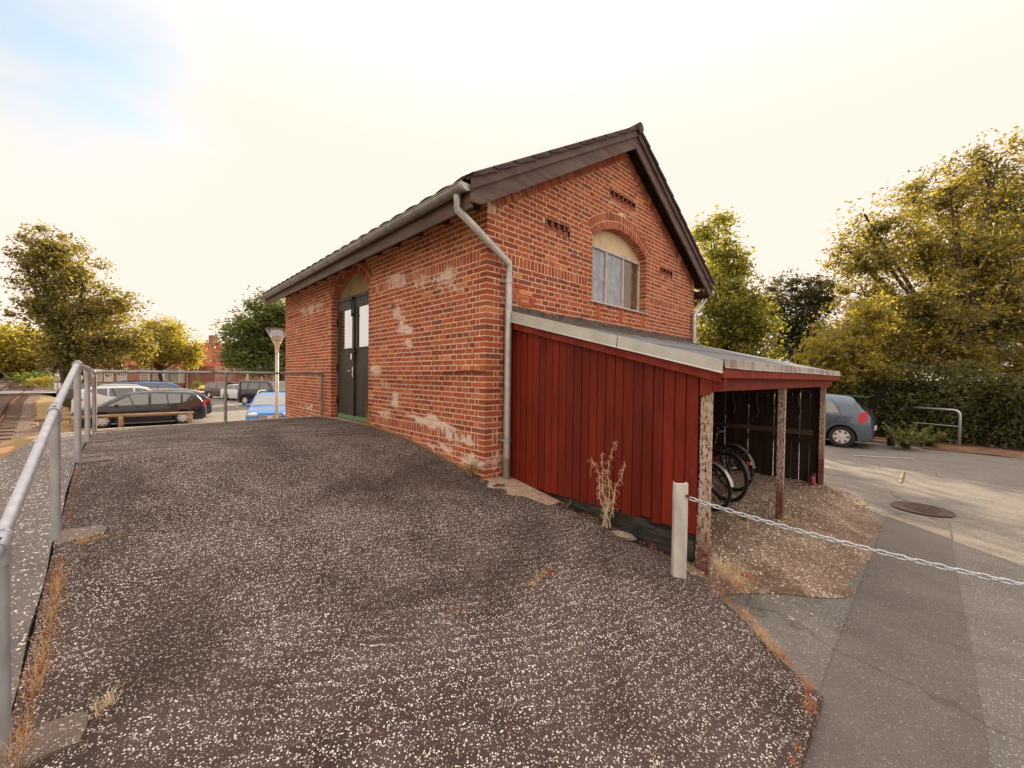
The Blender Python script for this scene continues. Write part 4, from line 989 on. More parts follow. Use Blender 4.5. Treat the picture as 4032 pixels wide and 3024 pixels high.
# ------------------------------------------------------------------ chain barrier at the foot of the ramp
m_chpost = noisy('worn_white_steel', (.42, .39, .36), (.72, .68, .62), 7, .6, .3, .002, metal=.2, stretch=(1, 1, .35), lo=.35, hi=.6)
cp = MB(); ax_, ay_ = .045, -2.235; az = zramp(ax_, ay_)
T = Matrix.Translation((ax_, ay_, 0)) @ Matrix.Rotation(math.radians(-46), 4, 'Z')
cp.bbox((-.048, -.004, az-.15), (.048, .005, az+.71), .002, T); cp.bbox((-.048, .005, az-.15), (-.040, .05, az+.71), .002, T); cp.bbox((.040, .005, az-.15), (.048, .05, az+.71), .002, T)
o = cp.obj('chain_post', m_chpost); tag(o, 'short whitish steel channel post at the front corner of the red shed', 'post', 'posts holding the chain')
b = MB(); b.tube([T @ Vector((.035, .0, az+.625)), T @ Vector((.04, -.018, az+.62)), T @ Vector((.052, -.02, az+.60))], .006, 8); b.lathe([(.013, 0), (.013, .02)], 8, T @ Matrix.Translation((.04, -.01, az+.61)) ); b.obj('chain_hook', m_rust, o)
o2 = o.copy(); COL.objects.link(o2); o2.location = Vector((.80, -5.9, -.22)); o2['label'] = 'short whitish steel channel post on the open asphalt, far end of the chain'
h2 = o.children[0].copy(); COL.objects.link(h2); h2.parent = o2
p0 = T @ Vector((.055, -.02, az+.605)); p0 = Vector(p0)
p2 = Vector((.80, -5.9, p0.z-.15)); NL = 92; c = MB()
def chp(t):
    q = p0.lerp(p2, t); q.z -= 4*.27*t*(1-t)*(1.0); q.x += .0; return q
# keep the picture's path: passes (.46,-3.86)
def chp(t):
    y = lerp(p0.y, p2.y, t); x = lerp(p0.x, p2.x, t); z = p0.z-.15*(1-((t-.5)/.5)**2)-.01*t; return Vector((x, y, z))
pts = [chp(i/400) for i in range(401)]; cum = [0]
for a, d in zip(pts, pts[1:]): cum.append(cum[-1]+(d-a).length)
tot = cum[-1]; pitch = tot/NL; j = 0
def at_s(s_):
    import bisect
    k = min(399, max(0, bisect.bisect(cum, s_)-1)); f = (s_-cum[k])/(cum[k+1]-cum[k]); return pts[k].lerp(pts[k+1], f), (pts[k+1]-pts[k]).normalized()
for i in range(NL):
    q, d = at_s((i+.5)*pitch); up = Vector((0, 0, 1)); s_ = d.cross(up).normalized(); u = s_.cross(d)
    ang = (PI/4 if i % 2 else -PI/4)+.15*math.sin(i*1.7); nrm = s_*math.cos(ang)+u*math.sin(ang); hl = pitch*.5+.0045; r = .0115; ring = []
    for a in range(14):
        t = 2*PI*a/14; cx = math.cos(t)*r + math.copysign(hl-r, math.cos(t)); cy = math.sin(t)*r*1.05; ring.append(q+d*cx+nrm*cy)
    c.tube(ring, .0044, 6, closed=True)
o = c.obj('chain', noisy('galvanised_chain', (.50, .52, .55), (.68, .70, .72), 40, .4, .1, .001, metal=.6), smooth=True); tag(o, 'galvanised link chain sagging from the shed corner to the right', 'chain')
# ------------------------------------------------------------------ bicycles in the shed
m_tyre = m_rubber; m_rim = M('aluminium_rim', (.38, .37, .36), .35, .9); m_spoke = M('steel_spokes', (.4, .4, .4), .35, .9)
def bicycle(name, loc, rz_, R, paint, label, fender, reflector, tilt=0.0, carrier=False, light_f=False):
    t = empty(name, loc, 0, label, 'bicycle', 'bicycles parked in the shed'); t.rotation_euler = (0, tilt, rz_)
    WBs = 1.06*R/.34   # rear wheel hub at origin side, front towards +x
    def wheel(x):
        b = MB(); b.tube([(x+R*.945*math.cos(a), 0, R+R*.945*math.sin(a)) for a in [2*PI*i/40 for i in range(40)]], .022, 8, closed=True); w = b.obj('wheel', m_tyre, t, smooth=True)
        b = MB(); b.tube([(x+R*.875*math.cos(a), 0, R+R*.875*math.sin(a)) for a in [2*PI*i/40 for i in range(40)]], .011, 6, closed=True); b.obj('rim', m_rim, w, smooth=True)
        b = MB()
        for i in range(20):
            a = 2*PI*i/20; s_ = .03 if i % 2 else -.03; b.tube([(x+.02*math.cos(a+1.2), s_, R+.02*math.sin(a+1.2)), (x+R*.87*math.cos(a), 0, R+R*.87*math.sin(a))], .0013, 4, cap=False)
        b.obj('spokes', m_spoke, w)
        b = MB(); b.tube([(x, -.06, R), (x, .06, R)], .018, 10); b.tube([(x, -.075, R), (x, .075, R)], .006, 8); b.obj('hub', m_rim, w)
        if fender:
            b = MB(); V = []; rr = R+.03; A = [math.radians(q) for q in (range(10, 176, 9) if x == 0 else range(20, 150, 9))]
            A = [PI-a if x == 0 else a for a in A]
            for a in A:
                for s_, dr in ((-.028, -.012), (-.016, .0), (.016, .0), (.028, -.012)): V.append((x+(rr+dr)*math.cos(a)*(1), s_, R+(rr+dr)*math.sin(a)))
            b.add(V, [(4*i+q, 4*i+4+q, 4*i+5+q, 4*i+1+q) for i in range(len(A)-1) for q in range(3)]); b.obj('mudguard', fender, t, smooth=True)
    wheel(0); wheel(WBs)
    k = R/.34; bb = (.44*k, 0, .28*k); st = (.30*k, 0, .80*k); hd0 = (.90*k, 0, .86*k); hd1 = (.94*k, 0, .70*k)
    b = MB(); b.tube([bb, st], .016, 8); b.tube([st, hd0], .015, 8); b.tube([bb, hd1], .018, 8); b.tube([hd1, hd0], .019, 8)
    for s_ in (-.05, .05): b.tube([(0, s_, R), (.3*k, s_*.3, .66*k)], .009, 6); b.tube([(0, s_, R), bb], .010, 6)
    b.obj('frame', paint, t, smooth=True)
    b = MB()
    for s_ in (-.05, .05): b.tube([(WBs, s_, R), (.97*k, s_, .62*k), (.945*k, 0, .68*k)], .011, 6)
    b.obj('fork', paint, t, smooth=True)
    b = MB(); b.tube([st, (.27*k, 0, .93*k)], .013, 8); V = []
    b.obj('seat_post', m_rim, t)
    b = MB(); M1 = Matrix.Translation((.27*k, 0, .955*k))
    prof = [(-.14, .075, .03), (-.10, .085, .035), (0, .06, .03), (.08, .03, .02), (.14, .018, .012)]; V = []
    for x, w, h in prof: V += [M1 @ Vector((x, -w, -h*.6)), M1 @ Vector((x, -w*.6, h*.5)), M1 @ Vector((x, w*.6, h*.5)), M1 @ Vector((x, w, -h*.6))]
    b.add(V, [(4*i+q, 4*i+4+q, 4*i+4+(q+1) % 4, 4*i+(q+1) % 4) for i in range(4) for q in range(4)]+[(0, 1, 2, 3), (19, 18, 17, 16)]); b.obj('saddle', m_black, t, smooth=True)
    b = MB(); b.tube([hd0, (.875*k, 0, 1.02*k)], .014, 8); b.tube([(.70*k, -.28, 1.02*k), (.84*k, -.22, 1.05*k), (.88*k, -.06, 1.03*k), (.88*k, .06, 1.03*k), (.84*k, .22, 1.05*k), (.70*k, .28, 1.02*k)], .012, 8); b.obj('handlebar', m_rim, t, smooth=True)
    b = MB(); b.tube([(.44*k, -.02, .28*k), (.44*k, -.045, .28*k)], .09*k, 16); b.tube([(.44*k, -.06, .28*k), (.52*k, -.07, .13*k)], .009, 6); b.tube([(.44*k, .05, .28*k), (.36*k, .06, .43*k)], .009, 6); b.bbox((.48*k, -.15, .115*k), (.57*k, -.07, .14*k)); b.bbox((.31*k, .06, .42*k), (.40*k, .14, .445*k)); b.obj('crank', m_black, t)
    if carrier:
        b = MB()
        for s_ in (-.05, .05): b.tube([(.22*k, s_, .76*k), (-.28*k, s_, .74*k)], .006, 6); b.tube([(0, s_*1.3, R), (-.1*k, s_, .745*k)], .005, 6); b.tube([(0, s_*1.3, R), (.08*k, s_, .75*k)], .005, 6)
        b.tube([(-.28*k, -.05, .74*k), (-.28*k, .05, .74*k)], .006, 6); b.obj('carrier', m_black, t)
    if reflector:
        b = MB(); b.bbox(*reflector[:2], .006); b.obj('reflector', reflector[2], t)
    return t
m_redpaint = M('red_cycle_paint', (.32, .02, .02), .35); m_blackpaint = M('black_cycle_paint', (.02, .018, .02), .35); m_fsilver = M('silver_mudguard', (.55, .52, .50), .35, .6); m_fblack = M('black_mudguard', (.05, .04, .04), .35); m_fgrey = M('grey_mudguard', (.16, .14, .13), .45)
HB = math.radians(90-17)
g0 = lambda x, y: zgr(x, y)+.0
bicycle('bicycle', (2.42, -1.60, g0(2.4, -1.6)), HB, .30, m_blackpaint, 'small bicycle with silver rear mudguard, nearest the rusty corner post', m_fsilver, None, .06)
bicycle('bicycle', (3.08, -1.55, g0(3.0, -1.5)), HB-.1, .34, m_redpaint, 'red framed bicycle with black mudguards, between the other two', m_fblack, ((-.36, -.02, .60), (-.345, .02, .64), M('orange_reflector', (.7, .16, .02), .3)), -.05, True)
bicycle('bicycle', (3.85, -1.42, g0(3.85, -1.4)), HB-.12, .35, m_blackpaint, 'dark bicycle with knobbly tyres, farthest from the corner post', m_fgrey, None, .03)
# ------------------------------------------------------------------ small things on the ground
b = MB(); x, y = 5.55, -3.46; V = []
mh = []; 
for r, z in ((0.0005, .012), (.27, .012), (.275, .006), (.29, .006), (.295, .013), (.33, .013), (.34, .0)): mh.append((r, z+zlot(x, y)+.014))
b.lathe(mh, 32, Matrix.Translation((x, y, 0)))
for i in range(-4, 5): b.box((x+i*.055-.008, y-.22+abs(i)*.02, zlot(x, y)+.026), (x+i*.055+.008, y+.22-abs(i)*.02, zlot(x, y)+.030))
o = b.obj('manhole_cover', noisy('rusty_iron', (.075, .05, .04), (.12, .08, .065), 12, .8, .4, .003)); tag(o, 'round rusty iron manhole cover set in the asphalt right of the shed', 'manhole cover')
def stone(x, y, z, sx, sy, sz, mat, label, cat, rzv=0, name='stone'):
    bm = bmesh.new(); bmesh.ops.create_icosphere(bm, subdivisions=2, radius=1)
    for q in bm.verts: q.co *= 1+.16*math.sin(q.co.x*5+x*9)*math.cos(q.co.y*6); q.co.x *= sx; q.co.y *= sy; q.co.z *= sz
    me = bpy.data.meshes.new(name); bm.to_mesh(me); bm.free(); me.materials.append(mat); o = bpy.data.objects.new(name, me); COL.objects.link(o); o.location = (x, y, z); o.rotation_euler.z = rzv
    return tag(o, label, cat)
m_stone = noisy('field_stone', (.20, .15, .12), (.34, .27, .22), 18, .9, .6, .005)
stone(.27, -1.62, zramp(.27, -1.62)+.008, .05, .12, .032, m_stone, 'flat grey stone lying against the shed base plank', 'stone', .1)
stone(.62, -2.52, zgrav(.62, -2.52)+.01, .022, .04, .016, noisy('brick_bit', (.36, .07, .04), (.45, .12, .07), 20, .9, .5, .003), 'small red brick fragment on the gravel by the corner post', 'brick fragment', .7, 'brick_fragment')
stone(.52, -2.66, zgrav(.52, -2.66)+.006, .03, .06, .012, m_stone, 'small pale stone at the edge of the gravel and asphalt', 'stone', 1.2)
b = MB(); b.tube([(-.72+.036*math.cos(a), -1.62+.036*math.sin(a), zramp(-.72, -1.62)+.007+.004*math.sin(2*a)) for a in [2*PI*i/16 for i in range(16)]], .0035, 6, closed=True)
o = b.obj('plastic_ring', M('red_plastic', (.35, .03, .025), .4), smooth=True); tag(o, 'small red plastic ring lying on the ramp in dry weeds', 'ring')
# ---- dry grass and weeds
def blades(b, x, y, z, n_, h, spread, r=.0012, lean=.6, seg=4):
    for i in range(n_):
        a = random.uniform(0, 2*PI); s_ = abs(random.gauss(0, spread)); bx, by = x+s_*math.cos(a)*.6, y+s_*math.sin(a)*.6; hh = h*random.uniform(.4, 1.1); ln = lean*hh*random.uniform(.2, 1.2); a2 = a+random.gauss(0, .9); p = []
        for k in range(seg+1):
            t = k/seg; p.append(Vector((bx+ln*t*t*math.cos(a2)+.006*math.sin(t*7+i), by+ln*t*t*math.sin(a2), z(bx, by)+hh*(t-.35*t*t*random.uniform(0, 1.6)))))
        w = Vector((-math.sin(a2), math.cos(a2), 0))*r; V = []
        for k, q in enumerate(p): e = w*(1-.75*k/seg); V += [q-e, q+e]
        b.add(V, [(2*k, 2*k+1, 2*k+3, 2*k+2) for k in range(seg)])
def edgeline(name, path, mat, dens, h, spread, label=None, r=.0012, lean=.7):
    b = MB()
    for (x0, y0), (x1, y1) in zip(path, path[1:]):
        l_ = math.hypot(x1-x0, y1-y0); k = max(1, int(l_/.04))
        for i in range(k):
            t = (i+random.random())/k; cl = .5+.5*math.sin(i*.7+x0*5)*math.sin(i*.23+y0*3)
            blades(b, lerp(x0, x1, t), lerp(y0, y1, t), zramp if name == 'dry_weeds' else (lambda a, c: zgrav(a, c)), int(dens*(.3+cl*1.2)), h*(.5+.7*cl), spread, r, lean)
    o = b.obj('dry_grass', mat); o['kind'] = 'stuff'
    return o
edgeline('dry_weeds', [(-3.27, -1.5), (-3.25, -.75), (-3.24, -.2), (-3.26, .45)], m_strawred, 22, .05, .035)
edgeline('dry_weeds', [(-3.25, -1.15), (-3.24, -.3), (-3.25, .3)], m_straw, 12, .14, .04)
edgeline('dry_weeds', [(-3.26, .9), (-3.27, 2.1)], m_strawred, 9, .03, .02)
edgeline('dry_weeds', [(-3.05, -1.0), (-2.97, -.93)], m_strawpale, 26, .10, .03)
edgeline('dry_weeds', [(-2.98, .60), (-3.2, .56)], m_straw, 40, .07, .03)
edgeline('dry_weeds', [(-.06, 5.3), (-.05, 4.85)], m_straw, 30, .05, .05)
edgeline('dry_weeds', [(-.04, 4.8), (-.04, 3.1)], m_straw, 26, .04, .04)
edgeline('dry_weeds', [(-.04, 3.1), (-.03, 1.2), (-.04, .1)], m_straw, 24, .07, .035)
edgeline('dry_weeds', [(-.06, 3.3), (-.05, 1.4), (-.05, .3)], m_strawred, 18, .035, .05)
edgeline('dry_weeds', [(-3.1, 5.3), (-1.5, 5.3), (-.05, 5.3)], m_strawred, 9, .03, .02)
edgeline('dry_weeds', [(.30, -.5), (.32, -1.3), (.30, -2.0)], m_strawred, 14, .04, .03)
edgeline('dry_weeds', [(.16, -2.42), (-.02, -2.72), (-.30, -3.05)], m_strawred, 45, .04, .035)
edgeline('dry_weeds', [(.02, -2.68), (-.22, -2.92)], m_straw, 70, .06, .05)
edgeline('dry_weeds', [(-.33, -3.08), (-.46, -3.12), (-.55, -3.12)], m_strawred, 60, .035, .03)
edgeline('dry_weeds', [(-.8, -3.13), (-.9, -3.13)], m_strawred, 40, .03, .03)
edgeline('dry_weeds', [(-.93, -1.64), (-.74, -1.60)], m_straw, 36, .03, .02)
edgeline('dry_weeds', [(-.79, -1.60), (-.70, -1.60)], m_strawred, 26, .03, .02)
edgeline('dry_weeds', [(-1.55, -1.44), (-1.38, -1.52)], m_strawred, 22, .018, .02)
def tuft(x, y, z, mat, label, n_, h, spread, r=.0016, lean=.8, cat='weed', name='grass_tuft'):
    b = MB(); blades(b, x, y, z, n_, h, spread, r, lean, 5); o = b.obj(name, mat); return tag(o, label, cat)
tuft(.44, -2.42, lambda a, c: zgrav(a, c), m_strawpale, 'tangle of pale dry grass at the foot of the rusty corner post', 170, .22, .09, .0015, .9)
tuft(.36, -2.55, lambda a, c: zgrav(a, c), m_straw, 'low straw coloured grass tuft in front of the corner post', 150, .12, .10, .0015, .9)
tuft(2.78, -2.36, lambda a, c: zgrav(a, c), m_straw, 'dry grass round the foot of the middle shed post', 160, .09, .13, .0018, .9)
tuft(2.35, -2.0, lambda a, c: zgrav(a, c), m_weed, 'small yellow green weed on the gravel under the bicycle wheels', 40, .14, .06, .004, .9)
def leafy(x, y, h, n_, label, mat, stemm, lx=.1, size=.022, name='weed_plant', zf=zramp):
    t = empty(name, (x, y, zf(x, y)), 0, label, 'weed'); sb_ = MB(); lb_ = MB()
    for i in range(n_):
        a = random.uniform(0, 2*PI); hh = h*random.uniform(.5, 1); p = [Vector((lx*.2*math.cos(a), lx*.2*math.sin(a), 0))]
        for k in range(1, 6): p.append(Vector((lx*math.cos(a)*(k/5)**1.3+random.gauss(0, .008), lx*math.sin(a)*(k/5)**1.3+random.gauss(0, .008), hh*k/5)))
        sb_.tube(p, .0025, 5)
        for q in p[1:]:
            for _ in range(4):
                d = Vector((random.gauss(0, 1), random.gauss(0, 1), random.gauss(0, .6))).normalized(); u = d.cross(Vector((0, 0, 1))).normalized(); s_ = size*random.uniform(.6, 1.3)
                lb_.add([q, q+d*s_*.6+u*s_*.35, q+d*s_*1.3, q+d*s_*.6-u*s_*.35], [(0, 1, 2, 3)])
    sb_.obj('stem', stemm, t); lb_.obj('foliage', mat, t)
leafy(-.10, .12, .22, 7, 'green leafy weed at the brick corner beside the downpipe', m_weed, m_straw, .07, .03)
leafy(-.05, 3.02, .42, 6, 'thin yellowing weed growing at the right side of the door', m_weed, m_straw, .07, .022)
leafy(.30, -.95, .07, 4, 'tiny green sprout at the foot of the red boards', m_weed, m_straw, .05, .022)
# tall dead stalks in front of the red boards
t = empty('dead_stalks', (.30, -1.45, zramp(.30, -1.45)), 0, 'tall dead climbing weed standing against the red boards', 'dead plant')
sb_ = MB(); cb_ = MB()
for i, (dy, h, ly) in enumerate(((0, .80, -.03), (-.03, .62, -.14), (.03, .66, .05), (.04, .60, .13), (-.01, .45, -.05), (.02, .4, .02))):
    p = []; 
    for k in range(13):
        q = k/12; p.append(Vector((-.015+.016*math.sin(q*9+i*2), dy+ly*q*q+.018*math.sin(q*11+i), h*q)))
    sb_.tube(p, [.0034*(1-.6*k/12) for k in range(13)], 5)
    for q in p[3:]:
        for _ in range(5 if i < 4 else 3):
            a = random.uniform(0, 2*PI); pp = [q]; d = Vector((random.gauss(0, .4), random.gauss(0, 1), random.gauss(0, .8))).normalized(); l_ = random.uniform(.012, .032)
            pp.append(q+d*l_+Vector((0, 0, .006))); pp.append(q+d*l_*1.5+Vector((0, random.gauss(0, .008), -.012))); pp.append(q+d*l_*1.2+Vector((random.gauss(0, .008), random.gauss(0, .01), -.022))); cb_.tube(pp, .0011, 3, cap=False)
sb_.tube([(-.02, .12, .58), (-.03, .17, .60), (-.02, .19, .52), (-.02, .19, .44)], .0012, 4); sb_.obj('stem', m_strawpale, t); cb_.obj('tendrils', m_strawpale, t)
# ------------------------------------------------------------------ cars
m_lampred = M('tail_light_red', (.5, .01, .015), .2, 0, .6); m_lampclear = M('headlight_glass', (.62, .62, .62), .12, .2, .8); m_hub = M('silver_hubcap', (.66, .65, .63), .38, .3); m_autoglass = M('tinted_car_glass', (.03, .035, .035), .04, 0, 1.0, 1.0); m_lightglass = M('car_glass', (.07, .085, .085), .04, 0, 1.0, 1.0)
m_autoglass.node_tree.nodes['Principled BSDF'].inputs['IOR'].default_value = 1.7; m_lightglass.node_tree.nodes['Principled BSDF'].inputs['IOR'].default_value = 1.9
m_plate = M('number_plate', (.7, .68, .62), .5)
def interp(x, pts): return pw(x, pts)
def car(name, loc, rz_, label, paint, L_, W_, prof, belt, sidewin, screens, axles, wr=.31, tum=.20, tail=None, head=None, hub='cap', glass=None, group=None, extras=None, clad=None, lines=(), mirrors=.6, rackbars=False, cat='car', name2='car'):
    glass = glass or m_autoglass; hl = L_/2; t = empty(name2, loc, rz_, label, cat, group or 'cars parked in the lot')
    sx = sorted(set([-hl+.001, hl-.001]+[-hl+L_*i/64 for i in range(1, 64)]+[-hl+d for d in (.012, .03, .055)]+[hl-d for d in (.012, .03, .055)]+[a+wr*1.12*math.cos(PI*i/14) for a in axles for i in range(15)]))
    topz = lambda x: interp(x, prof)
    tops = lambda x: (topz(x-.06)+2*topz(x)+topz(x+.06))/4 if abs(x) < hl-.12 else topz(x)
    def w_(x):
        e = hl-abs(x); w = W_/2*(1-.10*(abs(x)/hl)**4); 
        if e < .28: w -= .17*(1-math.sqrt(max(0, 1-((.28-e)/.28)**2)))
        return w
    def zb(x):
        z = .19 if abs(x) < hl-.35 else .19+.08*((abs(x)-hl+.35)/.35)
        for a in axles:
            d = abs(x-a)
            if d < wr*1.14: z = max(z, wr+math.sqrt(max(0, (wr*1.14)**2-d*d)))
        return z
    beltf = lambda x: min(interp(x, belt), tops(x)-.035)
    def side_y(x, z):
        w = w_(x); zbelt = beltf(x); zr = max(tops(x)-.07, zbelt+.005)
        if z <= zbelt: 
            q = (z-.2)/max(.05, zbelt-.2); return w-.035*(1-min(1, q*2.2))**2-.035*max(0, q-.55)**2*4
        return w-.028-(tum)*(z-zbelt)
    V = []; F = []; rows = []
    for x in sx:
        b_ = zb(x); zt = tops(x); bt = beltf(x); w = w_(x); zr = max(zt-.06, bt+.004); r = []
        zs = [b_+(bt-b_)*q for q in (0, .12, .3, .5, .7, .85, 1)]
        for z in zs: r.append((side_y(x, z), z))
        r.append((side_y(x, (bt+zr)/2), (bt+zr)/2)); r.append((side_y(x, zr), zr)); yr = side_y(x, zr); r.append((yr-.05, zt-.018)); r.append((yr*.75, zt-.004)); r.append((yr*.4, zt+.004)); r.append((0, zt+.006)); rows.append(r)
    m_ = len(rows[0]); full = 2*m_-1
    for x, r in zip(sx, rows):
        V += [(x, y, z) for y, z in r]+[(x, -y, z) for y, z in reversed(r[:-1])]
    for i in range(len(sx)-1):
        for j in range(full-1): a = i*full+j; F.append((a, a+full, a+full+1, a+1))
    F.append(tuple(range(full))); F.append(tuple(reversed(range((len(sx)-1)*full, len(sx)*full))))
    body = autosmooth(mesh_obj('body', V, F, paint, t), 42)
    b = MB(); b.box((-hl+.15, -W_/2+.12, .2), (hl-.15, W_/2-.12, .62)); b.obj('underbody', m_dark, t)
    def spatch(x0, x1, lo, hi, off, k=14):
        out = []
        for s_ in (1, -1):
            V = []; 
            for i in range(k+1):
                x = lerp(x0, x1, i/k); a, c = lo(x), hi(x); c = max(a+.002, c)
                for q in (0, .5, 1): z = lerp(a, c, q); V.append((x, s_*(side_y(x, z)+off), z))
            F = [(3*i+q, 3*i+3+q, 3*i+4+q, 3*i+1+q) for i in range(k) for q in (0, 1)]
            if s_ < 0: F = [tuple(reversed(f)) for f in F]
            out.append((V, F))
        return out
    for (x0, x1, lo, hi) in sidewin:
        b = MB()
        for V, F in spatch(x0, x1, lambda x: interp(x, lo), lambda x: interp(x, hi), .006): b.add(V, F)
        b.obj('side_window', glass, t, smooth=True)
    for (xa, xb, k) in screens:
        b = MB(); V = []
        for i in range(9):
            x = lerp(xa, xb, i/8); zt = tops(x); yr = side_y(x, max(zt-.06, beltf(x)+.004))-.03; sl_ = (tops(x+.02)-tops(x-.02))/.04; nv = Vector((-sl_, 0, 1)).normalized()*.010
            for j in range(9):
                q = -1+j/4; V.append((x+nv.x, q*yr*k, zt-.018*(abs(q*k)**6)+.005+nv.z))
        b.add(V, [(9*i+j, 9*i+9+j, 9*i+10+j, 9*i+1+j) for i in range(8) for j in range(8)]); b.obj('windscreen' if xb > 0 else 'rear_window', glass, t, smooth=True)
    wp = None
    for a in axles:
        for s_ in (1, -1):
            y0 = (W_/2-.055)
            if wp is None:
                b = MB(); b.lathe([(wr*.62, -.19), (wr*.9, -.2), (wr, -.17), (wr, -.03), (wr*.93, .005), (wr*.66, .008), (wr*.62, -.01)], 28, None, 'Y'); w = b.obj('wheel', m_rubber, t); autosmooth(w, 40)
                rmb = MB(); R2 = wr*.64
                if hub == 'spoke':
                    rmb.lathe([(R2, -.06), (R2, .0), (R2*.90, .0), (R2*.88, -.07)], 28, None, 'Y'); rmb.lathe([(.0005, .004), (.05, .002), (.06, -.02)], 14, None, 'Y')
                    for i in range(5):
                        for d_ in (-.13, .13):
                            an = 2*PI*i/5; rmb.tube([(.03*math.cos(an), -.01, .03*math.sin(an)), (R2*.92*math.cos(an+d_), -.015, R2*.92*math.sin(an+d_))], .013, 5)
                    db = MB(); db.lathe([(.0005, -.09), (R2, -.09)], 20, None, 'Y')
                else:
                    rmb.lathe([(.0005, .008), (R2*.28, .006), (R2*.34, -.004), (R2*.78, .002), (R2, -.004), (R2, -.03)], 32, None, 'Y'); db = MB(); nb = 7 if hub == 'cap7' else 8
                    for i in range(nb):
                        an = 2*PI*(i+.5)/nb; c1 = (R2*.74*math.cos(an), .004, R2*.74*math.sin(an)); ra, rb_, da = R2*.60, R2*.90, .20 if hub == 'cap7' else .15
                        db.add([(ra*math.cos(an-da*.5), .006, ra*math.sin(an-da*.5)), (rb_*math.cos(an-da), .006, rb_*math.sin(an-da)), (rb_*math.cos(an+da), .006, rb_*math.sin(an+da)), (ra*math.cos(an+da*.5), .006, ra*math.sin(an+da*.5))], [(0, 1, 2, 3)])
                rm = rmb.obj('rim', m_hub, w); autosmooth(rm, 35); dd = db.obj('rim_opening', m_dark, w); wp = w
            else: w = copy_tree(wp, t)
            w.location = (a, s_*y0, wr)
            if s_ < 0: w.rotation_euler.z = PI
            else: w.rotation_euler.z = 0
    # the prototype lathe faces +Y
    for z0, z1, mt in (clad or ()):
        b = MB()
        for V, F in spatch(-hl+.06, hl-.06, lambda x: max(zb(x)+.002, z0), lambda x: max(zb(x)+.05, z1), .008, 80): b.add(V, F)
        b.obj('side_cladding', mt, t)
    for x0, x1, zl, zh in lines:      # shut lines
        b = MB()
        for V, F in spatch(x0, x1, lambda x: lerp(zl[0], zl[1], (x-x0)/(x1-x0)), lambda x: lerp(zh[0], zh[1], (x-x0)/(x1-x0)), .004, 2): b.add(V, F)
        b.obj('door_gap', m_black, t)
    if tail:
        x, z, hh, yy, dx = tail
        for s_ in (1, -1):
            b = MB(); Vs = spatch(x, x+dx, lambda q: z-hh*(.55+.45*math.sin(min(1, (q-x)/dx*1.6)*PI/2)), lambda q: z+hh*(1-.5*((q-x)/dx)**2), .010, 10)[0 if s_ > 0 else 1]; b.add(*Vs); b.obj('taillight', m_lampred, t, smooth=True)
    if head:
        x, z, rx, ry, rz2 = head
        for s_ in (1, -1):
            b = MB(); b.lathe([(.001, rz2)]+[(math.cos(a), rz2*math.sin(a)) for a in [PI/2-PI*i/10 for i in range(1, 10)]]+[(.001, -rz2)], 18, Matrix.Translation((x, s_*(w_(x)-ry*1.08), z)) @ Matrix.Diagonal((rx, ry, 1, 1))); b.obj('headlight', m_lampclear, t, smooth=True)
    if mirrors:
        for s_ in (1, -1):
            b = MB(); zm = beltf(mirrors)+.06; b.lathe([(.001, .065)]+[(math.cos(a), .065*math.sin(a)) for a in [PI/2-PI*i/8 for i in range(1, 8)]]+[(.001, -.065)], 14, Matrix.Translation((mirrors, s_*(W_/2+.07), zm)) @ Matrix.Diagonal((.07, .11, 1, 1))); b.obj('mirror', paint if paint.name != 'x' else m_black, t, smooth=True)
    if rackbars:
        b = MB()
        for s_ in (1, -1):
            xa, xb = rackbars; b.tube([(lerp(xa, xb, i/10), s_*(side_y(lerp(xa, xb, i/10), tops(lerp(xa, xb, i/10))-.07)-.05), tops(lerp(xa, xb, i/10))+(.05 if 0 < i < 10 else .0)) for i in range(11)], .016, 6)
        b.obj('roof_rail', m_black if rackbars[0] < -1.6 else m_hub, t)
    if extras: extras(t, hl, side_y, tops, w_)
    return t
def handles(xs_, z):
    def f(t, hl, sy, tp, w_):
        for x in xs_:
            for s_ in (1, -1): b = MB(); b.bbox((x-.09, s_*sy(x, z)-.012, z-.015), (x+.09, s_*sy(x, z)+.022 if s_ > 0 else s_*sy(x, z)+.012, z+.015), .006) if s_ > 0 else b.bbox((x-.09, -sy(x, z)-.022, z-.015), (x+.09, -sy(x, z)+.012, z+.015), .006); b.obj('door_handle', m_black, t)
    return f
lotz = lambda x, y: zlot(x, y)+.004
def paint(name, col, metal=.0, rough=.28): return M(name, col, rough, metal, .5, 1.0)
p_black = paint('black_car_paint', (.012, .009, .012)); p_navy = paint('dark_blue_car_paint', (.014, .016, .035)); p_silver = paint('silver_car_paint', (.42, .45, .46), .6); p_white = paint('white_car_paint', (.72, .74, .74)); p_blue = paint('bright_blue_car_paint', (.02, .22, .62), .25); p_dblue = paint('deep_blue_car_paint', (.02, .07, .25), .2); p_grey = paint('blue_grey_car_paint', (.115, .155, .20), .65, .3)
